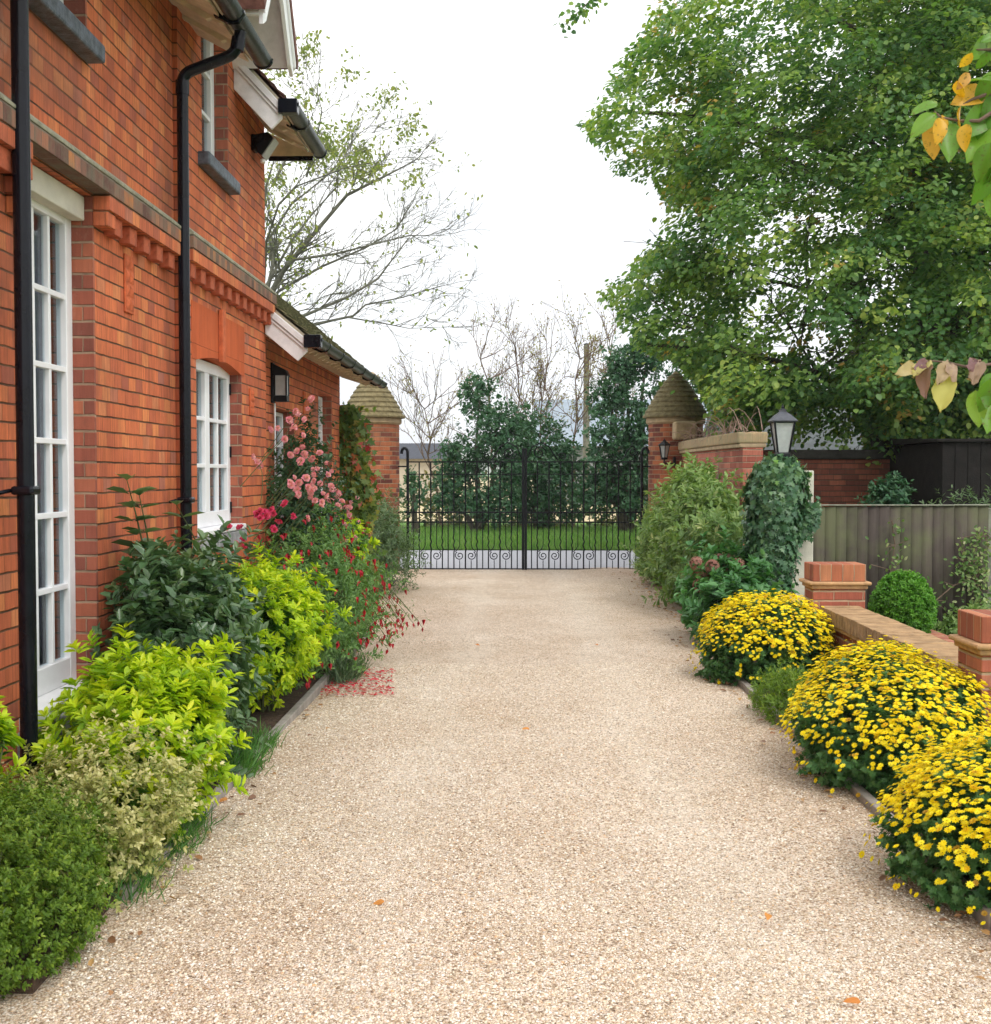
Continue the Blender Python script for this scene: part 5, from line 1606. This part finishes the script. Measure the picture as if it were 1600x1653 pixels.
# fuchsia
def fuchsia():
    root, P, D = bush('fuchsia_bush', 'sprawling fuchsia with hanging crimson flowers spilling over the drive edge', 'bush', (-1.66, 9.6, .56), (.46, 1.55, .62), 2300, 10, .046, T_CH, M['l_fuchsia'], None, 151, amp=.22, spread=.9, axis_up=.3, xmin=-2.0, inner_frac=.6, seglen=.09)
    n = 420
    i = rs.choice(len(P), n); Q = P[i] + D[i] * .05 + rs.normal(size=(n, 3)) * .05
    Q = Q[Q[:, 2] > .08]
    # trailing sprays towards the drive
    k = 70; t_ = rs.rand(k)
    Q2 = np.stack([-1.28 + .34 * t_ + .05 * rs.normal(size=k), 8.9 + 2.4 * rs.rand(k), .50 - .30 * t_ + .05 * rs.normal(size=k)], -1)
    Q = np.concatenate([Q, Q2])
    d = np.array([0, 0, -1.0]) + rs.normal(size=Q.shape) * .2
    leafmesh('flowers', [(*inst(T_DROP, Q, d, rdir(len(Q)), .045 + .02 * rs.rand(len(Q))), rs.rand(len(Q)))], M['crimson'], root, 'stuff')
    m_ = MB()
    for j in range(0, k, 2):
        q = Vector(Q2[j]); a = Vector((-1.45, q.y + random.uniform(-.2, .2), .62))
        m_.tube(curve_pts(a, q, Vector((0, 0, .08)), 4), [.004, .0035, .003, .0025, .002], 4, caps=False)
    m_.build('trailing_stems', M['stem'], root)
    Pn = np.repeat(Q2, 3, 0) + rs.normal(size=(k * 3, 3)) * .06 + np.array([-.04, 0, .05])
    leafmesh('trailing_leaves', [(*inst(T_NARROW, Pn, rdir(len(Pn)), rdir(len(Pn)) + np.array([0, 0, .5]), .04), rs.rand(len(Pn)))], M['l_fuchsia'], root)
fuchsia()
# fallen fuchsia petals on the gravel
n = 420
q = rs.rand(n)
u_ = 520 + 115 * rs.rand(n); v_ = 1085 + 45 * rs.rand(n) ** 1.0
Pp = np.array([[*(lambda a: (a.x * CAMZ / (CAMZ - a.z + 1e-6), a.y * CAMZ / (CAMZ - a.z), .036))(at(a_, b_, 10))] for a_, b_ in zip(u_, v_)])
Pp = Pp[(Pp[:, 0] > -1.42)]
Pp[:, 2] = .032 + .008 * rs.rand(len(Pp))
o = leafmesh('fallen_petals', [(*inst(T_OVAL, Pp, rs.normal(size=Pp.shape) * np.array([1, 1, .1]), np.array([0, 0, 1.0]) + rs.normal(size=Pp.shape) * .3, .022 + .015 * rs.rand(len(Pp))), rs.rand(len(Pp)))], M['crimson'])
tag(o, 'crimson fuchsia petals fallen on the gravel below the fuchsia', 'petals', kind='stuff')

# climbing rose with individual blooms
def rose():
    root, P, D = bush('rose_bush', 'tall climbing rose with pink blooms against the brick wing', 'rose bush', (-1.82, 9.95, 1.05), (.25, .90, .92), 900, 8, .05, T_OVAL, M['l_rose'], None, 161, amp=.25, spread=.9, axis_up=.4, xmin=-2.06, inner_frac=.8, seglen=.10)
    T = T_ROSE
    blooms = [(472, 668), (492, 668), (478, 695), (465, 702), (488, 742), (497, 752), (500, 738), (508, 768), (525, 760), (482, 775), (520, 778), (536, 796), (540, 808), (497, 800), (486, 790), (560, 826), (563, 838), (555, 860), (507, 820), (500, 812), (472, 790), (527, 805), (408, 735), (515, 750), (548, 800), (558, 818)]
    dark = [(440, 835), (456, 827), (427, 832), (382, 855), (385, 872), (440, 842)]
    def one(u, v, mat, j):
        X = -1.62 + .10 * ((u - 408) / 150) + random.uniform(-.05, .05)
        c_ = atx(u, v, X if u > 415 else -1.9)
        if c_.y > 13.2: c_ = at(u, v, 12.6)
        k = 1
        for q in range(3):
            V, Fc, nf = inst(T, np.array([list(c_)]) + rs.normal(size=(1, 3)) * .05, np.array([[0, .3, 1.0]]) + rs.normal(size=(1, 3)) * .5, np.array([[.5, -1.0, .5]]) + rs.normal(size=(1, 3)) * .5, .019 + .015 * rs.rand())
            V = V + rs.normal(size=V.shape) * .003
            leafmesh('bloom', [(V, Fc, 1, np.clip(np.linspace(0, 1, len(Fc)) + rs.rand(len(Fc)) * .4, 0, 1))], mat, root)
        return c_
    m_ = MB()
    for j, (u, v) in enumerate(blooms):
        c_ = one(u, v, M['pink'], j); b = Vector((-1.85, min(c_.y, 11.2) + random.uniform(-.1, .1), max(.4, c_.z - .35)))
        MB().tube(curve_pts(b, c_, Vector((.04, 0, .05)), 4), [.003, .0028, .0025, .0022, .002], 5, caps=False).build('cane', M['stem'], root)
    for j, (u, v) in enumerate(dark): one(u, v, M['magenta'], j)
rose()

# autumn creeper on the far corner of the wing
def creeper():
    root = empty('creeper', (-1.95, 13.9, 0), 'green and reddening creeper climbing the far corner of the wing', 'climber')
    n = 2600
    z = .3 + rs.rand(n) * 2.1
    P = np.stack([-1.98 + .16 * rs.normal(size=n) * .6 + .03 * np.sin(z * 5), 13.75 + .22 * rs.rand(n), z], -1)
    P[:, 0] += .10 * np.interp(z, [.3, 1.2, 2.0, 2.4], [.8, .8, .2, -.4])
    nr = np.array([.7, -1, .3]) + rs.normal(size=P.shape) * .4
    leafmesh('foliage', [(*inst(T_LOBED, P, np.array([0, 0, -1.0]) + rs.normal(size=P.shape) * .5, nr, .07 + .05 * rs.rand(n)), rs.rand(n))], M['l_creeper'], root)
    stems_mesh((-1.95, 13.85, 0), [(-2.0 + .1 * k, 13.85, 2.2) for k in range(3)], M['bark'], root, .012, .006, sag=0)
creeper()
bush('grey_shrub', 'loose grey green shrub at the foot of the left gate pillar', 'bush', (-1.90, 15.6, .62), (.52, 1.25, .66), 900, 9, .07, T_NARROW, M['l_grey'], None, 171, amp=.22, spread=.9, axis_up=.5, inner_frac=.8, seglen=.12)
bush('choisya_bush', 'small lime green bush tip among the roses and fuchsia', 'bush', (-1.60, 11.0, .95), (.22, .30, .26), 90, 12, .06, T_OVAL, M['l_choisya'], M['l_choisya_in'], 145, amp=.2, spread=.95, axis_up=.7, seglen=.04)

# grass tufts along the edging
def tuft(c, n, L, label, col='l_grass'):
    root = empty('grass_tuft', c, label, 'grass tuft', 'grass tufts along the left edging')
    P = np.array(c) + rs.normal(size=(n, 3)) * np.array([.05, .09, 0])
    d = rs.normal(size=(n, 3)) * np.array([.55, .55, .1]) + np.array([.25, 0, 1.0])
    leafmesh('blades', [(*inst(T_BLADE, P, d, rs.normal(size=(n, 3)) + np.array([0, 0, .5]), L * (.6 + .6 * rs.rand(n))), rs.rand(n))], M[col], root)
tuft((-1.42, 4.80, .04), 160, .13, 'fine grass tuft at the drive edge beside the variegated bush')
tuft((-1.42, 5.05, .04), 130, .12, 'fine grass tuft at the drive edge under the golden bush')
tuft((-1.44, 6.05, .04), 260, .17, 'spiky grass tuft at the drive edge past the golden bush')
tuft((-1.45, 6.55, .04), 200, .15, 'spiky grass tuft at the drive edge below the dark shrub')
tuft((-1.43, 4.28, .04), 90, .14, 'grass tuft with long blades at the drive edge beside the hebe')
tuft((-1.32, 8.9, .04), 420, .20, 'pale wispy grass tuft spilling on the gravel below the fuchsia', 'l_grey')

# ================================================================== RIGHT BED PLANTS
def mum(label, c, rad, nflow, seed, fl=.021):
    nflow = int(nflow * 2.9); fl *= .68
    root, P, D = bush('chrysanthemum', label, 'flower bush', c, rad, int(1000 * rad[1] / .5), 10, .038, T_LOBED, M['l_mum'], None, seed, 'mounds of yellow chrysanthemums', amp=.085, spread=.9, axis_up=.5, up=.12, inner_frac=.6, seglen=.05, xmax=2.9, poke=.14)
    n = nflow * 3
    Q, Dq = ellipsoid_pts(c, rad, n, 1.00, 1.12, seed, .07, .05, None, 2.9, .25)
    dens = np.clip(.10 + 1.25 * (Dq[:, 2] - .02), .10, 1)
    patch = .5 + .5 * np.sin(Q[:, 0] * 17 + seed) * np.sin(Q[:, 1] * 13) + .3 * np.sin(Q[:, 2] * 21)
    k = rs.rand(len(Q)) < dens * (.50 + .5 * np.clip(patch + .35, 0, 1))
    Q, Dq = Q[k][:nflow], Dq[k][:nflow]
    # small clusters of three
    Q = np.repeat(Q, 2, 0) + rs.normal(size=(len(Q) * 2, 3)) * .016; Dq = np.repeat(Dq, 2, 0)
    nr = Dq * .8 + np.array([0, 0, .75]) + rs.normal(size=Q.shape) * .25
    d = np.cross(nr, rdir(len(Q)))
    leafmesh('flowers', [(*inst(T_MUM, Q, d, nr, fl * np.where(rs.rand(len(Q)) < .22, .42, .70 + .55 * rs.rand(len(Q)))), rs.rand(len(Q)))], M['yellow'], root, 'stuff')
mum('yellow chrysanthemum mound farthest from the camera, before the ivy pillar', (1.88, 9.0, .25), (.50, .56, .39), 620, 201, .024)
mum('yellow chrysanthemum mound in the middle, against the low brick wall', (1.96, 6.15, .22), (.52, .74, .42), 760, 211, .022)
mum('yellow chrysanthemum mound nearest the camera, cut by the right edge', (1.93, 4.45, .19), (.52, .60, .37), 700, 221, .022)
bush('lavender_clump', 'small soft green clump between the far and middle yellow mounds', 'bush', (1.74, 7.55, .12), (.22, .40, .20), 420, 9, .035, T_NARROW, M['l_hebe'], None, 231, amp=.15, spread=.6, axis_up=1.0, seglen=.05)

def hydrangea():
    root, P, D = bush('hydrangea', 'hydrangea with faded dusky pink flower heads below the ivy pillar', 'bush', (1.98, 11.0, .40), (.42, .95, .44), 420, 8, .10, T_OVAL, M['l_hydra'], None, 241, amp=.2, spread=.95, axis_up=.6, inner_frac=.7, seglen=.08)
    heads = [(1125, 910), (1135, 925), (1140, 938), (1122, 925), (1160, 905), (1182, 903), (1150, 915), (1175, 915), (1130, 945), (1192, 912)]
    for u, v in heads:
        c_ = at(u, v, 10.9 + random.uniform(-.1, .3)); k = 90
        dd = rdir(k); Q = np.array(c_) + dd * .066
        leafmesh('flower_head', [(*inst(T_MUM, Q, np.cross(dd, rdir(k)), dd, .016), rs.rand(k))], M['dusky'], root)
hydrangea()
bush('leafy_shrub', 'tall light green leafy shrub beside the pinkish garden wall', 'bush', (2.12, 14.0, .80), (.52, 1.5, .80), 1250, 8, .105, T_CH, M['l_shrub'], None, 251, amp=.26, poke=.3, spread=.9, axis_up=.5, inner_frac=.8, xmax=2.62, seglen=.14)
bush('leafy_shrub', 'lower pale leaved shrub in front of the right gate pillar', 'bush', (2.0, 16.4, .52), (.38, 1.1, .55), 900, 9, .085, T_NARROW, M['l_shrub'], None, 255, amp=.26, poke=.3, spread=.9, axis_up=.5, inner_frac=.8, seglen=.14)
bush('box_bush', 'clipped green box bush behind the low brick wall', 'bush', (3.14, 9.60, .48), (.27, .30, .31), 2300, 8, .026, T_OVAL, M['l_box'], None, 261, amp=.09, spread=.9, axis_up=.3, inner_frac=.5, seglen=.03, poke=.02)
# fence climbers
def fence_climber(pts, n, label, L=.05):
    root = empty('fence_climber', (at(*pts[0], YF - .08).x, YF - .08, 0), label, 'climber', 'thin climbers on the fence')
    P_ = [at(u, v, YF - .07 + random.uniform(-.02, .02)) for u, v in pts]
    b = MB(); b.tube([Vector((P_[0].x, YF - .08, 0))] + P_, [.008] * 2 + [.006] * (len(P_) - 1), 5, caps=False)
    Q = []
    for i in range(n):
        k = random.randrange(len(P_) - 1); p = P_[k].lerp(P_[k + 1], random.random())
        Q.append([p.x + random.gauss(0, .09), p.y - abs(random.gauss(0, .04)), p.z + random.gauss(0, .07)])
    Q = np.array(Q)
    for q in Q[::6]:
        k = min(P_, key=lambda a: (a - Vector(q)).length); b.tube([k, Vector(q)], .003, 4, caps=False)
    b.build('stems', M['twig'], root)
    leafmesh('foliage', [(*inst(T_OVAL, Q, rdir(n), np.array([0, -1.0, .4]) + rs.normal(size=(n, 3)) * .4, L), rs.rand(n))], M['l_shrub'], root)
fence_climber([(1440, 960), (1438, 920), (1445, 880), (1440, 840)], 60, 'sparse climber with few leaves in the middle of the fence')
fence_climber([(1590, 1000), (1575, 940), (1560, 910), (1590, 860)], 420, 'thicker green climber on the fence near the right edge')
fence_climber([(1500, 1010), (1510, 970), (1540, 945), (1590, 925)], 24, 'bare arching stem in front of the fence')
bush('garden_shrub', 'grey leaved plants showing above the fence at the right', 'bush', (5.0, 12.8, 1.05), (.75, .35, .42), 160, 7, .08, T_NARROW, M['l_grey'], None, 271, base_z=0)
bush('garden_shrub', 'green shrub in front of the dark coped brick wall', 'bush', (4.45, 14.2, 1.15), (.32, .3, .45), 200, 8, .07, T_OVAL, M['l_holly'], None, 275, base_z=0)
bush('garden_shrub', 'green growth at the foot of the fence beside the box bush', 'bush', (4.35, 11.1, .16), (.45, .25, .20), 160, 8, .06, T_OVAL, M['l_shrub'], None, 279, base_z=0)

# dry stems of a climber tumbling over the coping
def dry_climber():
    root = empty('dry_climber', (2.9, 15.5, 0), 'tangle of dry pinkish climber stems lying over the garden wall coping', 'climber')
    m_ = MB(); rng = random.Random(9)
    for k in range(75):
        y0 = rng.uniform(13.8, 18.2); x0 = 2.58
        a = Vector((x0 + rng.uniform(0, .3), y0, 2.10))
        e = a + Vector((rng.uniform(-.35, .25), rng.uniform(-.6, .6), rng.uniform(-.12, .22)))
        m_.tube(curve_pts(a, e, Vector((0, 0, rng.uniform(.04, .20))), 5), [.006, .005, .0045, .004, .003, .002], 4, caps=False)
    m_.tube([Vector((2.55, 15.5, 0)), Vector((2.60, 15.5, 1.2)), Vector((2.70, 15.5, 2.12))], [.03, .025, .02], 8)
    m_.build('stems', M['twig_red'], root)
dry_climber()

# ---------------------------------------------------------------- near pear tree reaching in from the right
def pear():
    root = empty('pear_tree', (2.35, 2.3, 0), 'pear tree branches with large green and yellow leaves at the right edge', 'tree')
    MB().tube([(2.35, 2.3, 0), (2.32, 2.35, 1.4), (2.2, 2.5, 2.6), (2.15, 2.6, 3.4)], [.07, .055, .04, .02], 12).build('trunk', M['bark'], root, smooth=True)
    m_ = MB()
    Y = 3.1
    def br(pts, r=.007):
        P_ = [at(u, v, Y + dy) for u, v, dy in pts]
        m_.tube(P_, [r * (1 - .7 * k / (len(P_) - 1)) for k in range(len(P_))], 6, caps=False); return P_
    m_.tube([Vector((2.2, 2.5, 2.6)), at(1760, 120, 3.0), at(1640, 130, Y)], [.02, .014, .009], 8, caps=False)
    m_.tube([Vector((2.3, 2.4, 1.9)), at(1760, 560, 3.0), at(1640, 590, Y)], [.02, .012, .007], 8, caps=False)
    br([(1640, 130, 0), (1600, 150, 0), (1570, 160, 0), (1552, 170, 0)])
    br([(1640, 130, 0), (1620, 170, 0), (1580, 195, 0), (1550, 195, 0), (1520, 190, 0), (1508, 180, 0)])
    br([(1640, 130, 0), (1620, 90, .0), (1600, 80, 0), (1575, 80, 0)])
    br([(1640, 590, 0), (1600, 588, 0), (1560, 592, 0), (1530, 585, 0), (1500, 582, 0), (1480, 590, 0)], .005)
    br([(1640, 130, 0), (1635, 250, 0), (1610, 300, 0)], .006)
    br([(1640, 590, 0), (1620, 600, 0), (1590, 620, 0)], .005)
    m_.build('branches', M['twig'], root)
    # leaves: stalk end (u,v), tip (u,v), length is implied, rnd, material
    L = [((1514, 168), (1473, 178), .35), ((1510, 185), (1473, 215), .5), ((1512, 182), (1480, 200), .45), ((1508, 192), (1505, 255), .93), ((1518, 190), (1515, 230), .86), ((1528, 195), (1535, 250), .3),
         ((1520, 185), (1530, 210), .88), ((1552, 170), (1545, 205), .88), ((1560, 200), (1555, 240), .87), ((1570, 85), (1550, 110), .85), ((1590, 60), (1570, 95), .35), ((1600, 85), (1575, 110), .2), ((1605, 120), (1575, 165), .3),
         ((1610, 115), (1590, 170), .5), ((1595, 175), (1560, 215), .25), ((1600, 180), (1570, 225), .15), ((1600, 230), (1575, 290), .3), ((1605, 225), (1590, 290), .5), ((1600, 270), (1575, 330), .2), ((1612, 290), (1595, 345), .4),
         ((1590, 150), (1545, 160), .9), ((1600, 200), (1565, 250), .55), ((1605, 610), (1583, 665), .35), ((1610, 600), (1590, 650), .2), ((1575, 630), (1580, 685), .6), ((1610, 640), (1595, 690), .4), ((1620, 60), (1585, 62), .3),
         ((1625, 140), (1590, 195), .2), ((1625, 240), (1598, 300), .35), ((1565, 118), (1547, 142), .95), ((1545, 130), (1553, 160), .86), ((1600, 130), (1560, 125), .4)]
    P0, D, R_, S = [], [], [], []
    for (a, b, r) in L:
        A, B_ = at(*a, Y + random.uniform(-.04, .04)), at(*b, Y + random.uniform(-.06, .02))
        P0.append(list(A)); D.append(list(B_ - A)); S.append((B_ - A).length * 1.12); R_.append(r)
    P0, D, S, R_ = map(np.array, (P0, D, S, R_))
    nr = np.array([-.25, -1.0, .25]) + rs.normal(size=P0.shape) * .45
    leafmesh('leaves', [(*inst(T_BIG, P0, D, nr, S * .93), R_)], M['l_pear'], root)
    L = [((1500, 582), (1478, 600), .9), ((1500, 585), (1488, 632), .1), ((1492, 578), (1484, 600), .0), ((1530, 582), (1520, 612), .55), ((1535, 585), (1540, 610), .4), ((1528, 600), (1520, 652), 1.0), ((1582, 582), (1572, 612), .3), ((1575, 580), (1566, 592), .0), ((1478, 590), (1455, 600), .7)]
    P0, D, R_, S = [], [], [], []
    for (a, b, r) in L:
        A, B_ = at(*a, Y), at(*b, Y - .03)
        P0.append(list(A)); D.append(list(B_ - A)); S.append((B_ - A).length * 1.15); R_.append(r)
    P0, D, S, R_ = map(np.array, (P0, D, S, R_))
    V_, F_, nf_ = inst(T_BIG, P0, D, np.array([-.2, -1.0, .1]) + rs.normal(size=P0.shape) * .5, S)
    leafmesh('withered_leaves', [(V_ + rs.normal(size=V_.shape) * .0022, F_, nf_, R_)], M['l_brown'], root)

def big_leaf():
    """curled leaf, 8 segments"""
    vs, fs = [], []
    n_ = 8
    for k in range(n_ + 1):
        t_ = k / n_; w_ = .27 * math.sin(math.pi * min(1, t_ ** .8)) ** .8 if 0 < k < n_ else .004
        z = -.18 * t_ ** 2
        for s_ in (-1, -.5, 0, .5, 1): vs.append((s_ * w_, t_, z + .35 * w_ * abs(s_) + .02 * math.sin(9 * t_) * s_))
    for k in range(n_):
        for j in range(4):
            a = k * 5 + j; fs.append((a, a + 1, a + 6, a + 5))
    return np.array(vs), fs
T_BIG = big_leaf()
pear()

# fallen leaves on the gravel, one by one
for (u, v, lab) in ((621, 1455, 'single orange fallen leaf on the gravel near the middle of the drive'),
                    (855, 1177, 'single brown fallen leaf on the gravel halfway to the gate'),
                    (767, 1040, 'small orange fallen leaf on the gravel left of centre'),
                    (960, 1040, 'small orange fallen leaf on the gravel right of centre'),
                    (1240, 1475, 'dark brown curled leaf on the gravel near the yellow flowers'),
                    (1390, 1618, 'brown curled leaf on the gravel at the lower right'),
                    (368, 1290, 'orange fallen leaf on the gravel by the golden bush'),
                    (1296, 1245, 'fallen yellow petal cluster on the gravel beside the middle mound')):
    d = ray(u, v); t_ = (CAMZ - .045) / -d.z; p = Vector((0, 0, CAMZ)) + d * t_
    o = leafmesh('fallen_leaf', [(*inst(T_BIG, np.array([list(p)]), rs.normal(size=(1, 3)) * np.array([1, 1, .1]), np.array([[.2, -.4, 1.0]]), .05), rs.rand(1))],
                 M['yellow'] if 'yellow petal' in lab else M['fallen'])
    tag(o, lab, 'fallen leaf', 'leaves fallen on the drive')
# leaf litter along both edges
n = 560
yy = 3.4 + rs.rand(n) * 8; sd_ = rs.rand(n) < .45
xx = np.where(sd_, -1.40 + np.abs(rs.normal(size=n)) * .10, 1.60 - np.abs(rs.normal(size=n)) * .10)
far = rs.rand(n) < .72
yy = np.where(far, 10.5 + 8 * rs.rand(n), yy); xx = np.where(far, 1.85 - np.abs(rs.normal(size=n)) * .22 + .03 * (yy - 10.5), xx)
P = np.stack([xx, yy, np.full(n, .040)], -1)
mt = leaf_mat('litter', [(0, (.18, .09, .05)), (.5, (.34, .17, .08)), (1, (.50, .30, .12))], trans=.1)
o = leafmesh('leaf_litter', [(*inst(T_OVAL, P, rs.normal(size=(n, 3)) * np.array([1, 1, .1]), np.array([0, 0, 1.0]) + rs.normal(size=(n, 3)) * .35, .025 + .03 * rs.rand(n)), rs.rand(n))], mt)
tag(o, 'dry brown leaf litter along the edges of the gravel drive', 'leaf litter', kind='stuff')

# ---------------------------------------------------------------- thin air between the camera and the hills
hz = bpy.data.materials.new('haze'); hz.use_nodes = True
hz.node_tree.nodes.remove(hz.node_tree.nodes['Principled BSDF'])
pv = hz.node_tree.nodes.new('ShaderNodeVolumePrincipled')
pv.inputs['Color'].default_value = (.93, .96, 1.0, 1); pv.inputs['Density'].default_value = .0005
hz.node_tree.links.new(pv.outputs[0], hz.node_tree.nodes['Material Output'].inputs['Volume'])
o = MB().box(-3100, 3100, -300, 3700, -1.1, 78).build('haze', hz); o['kind'] = 'stuff'
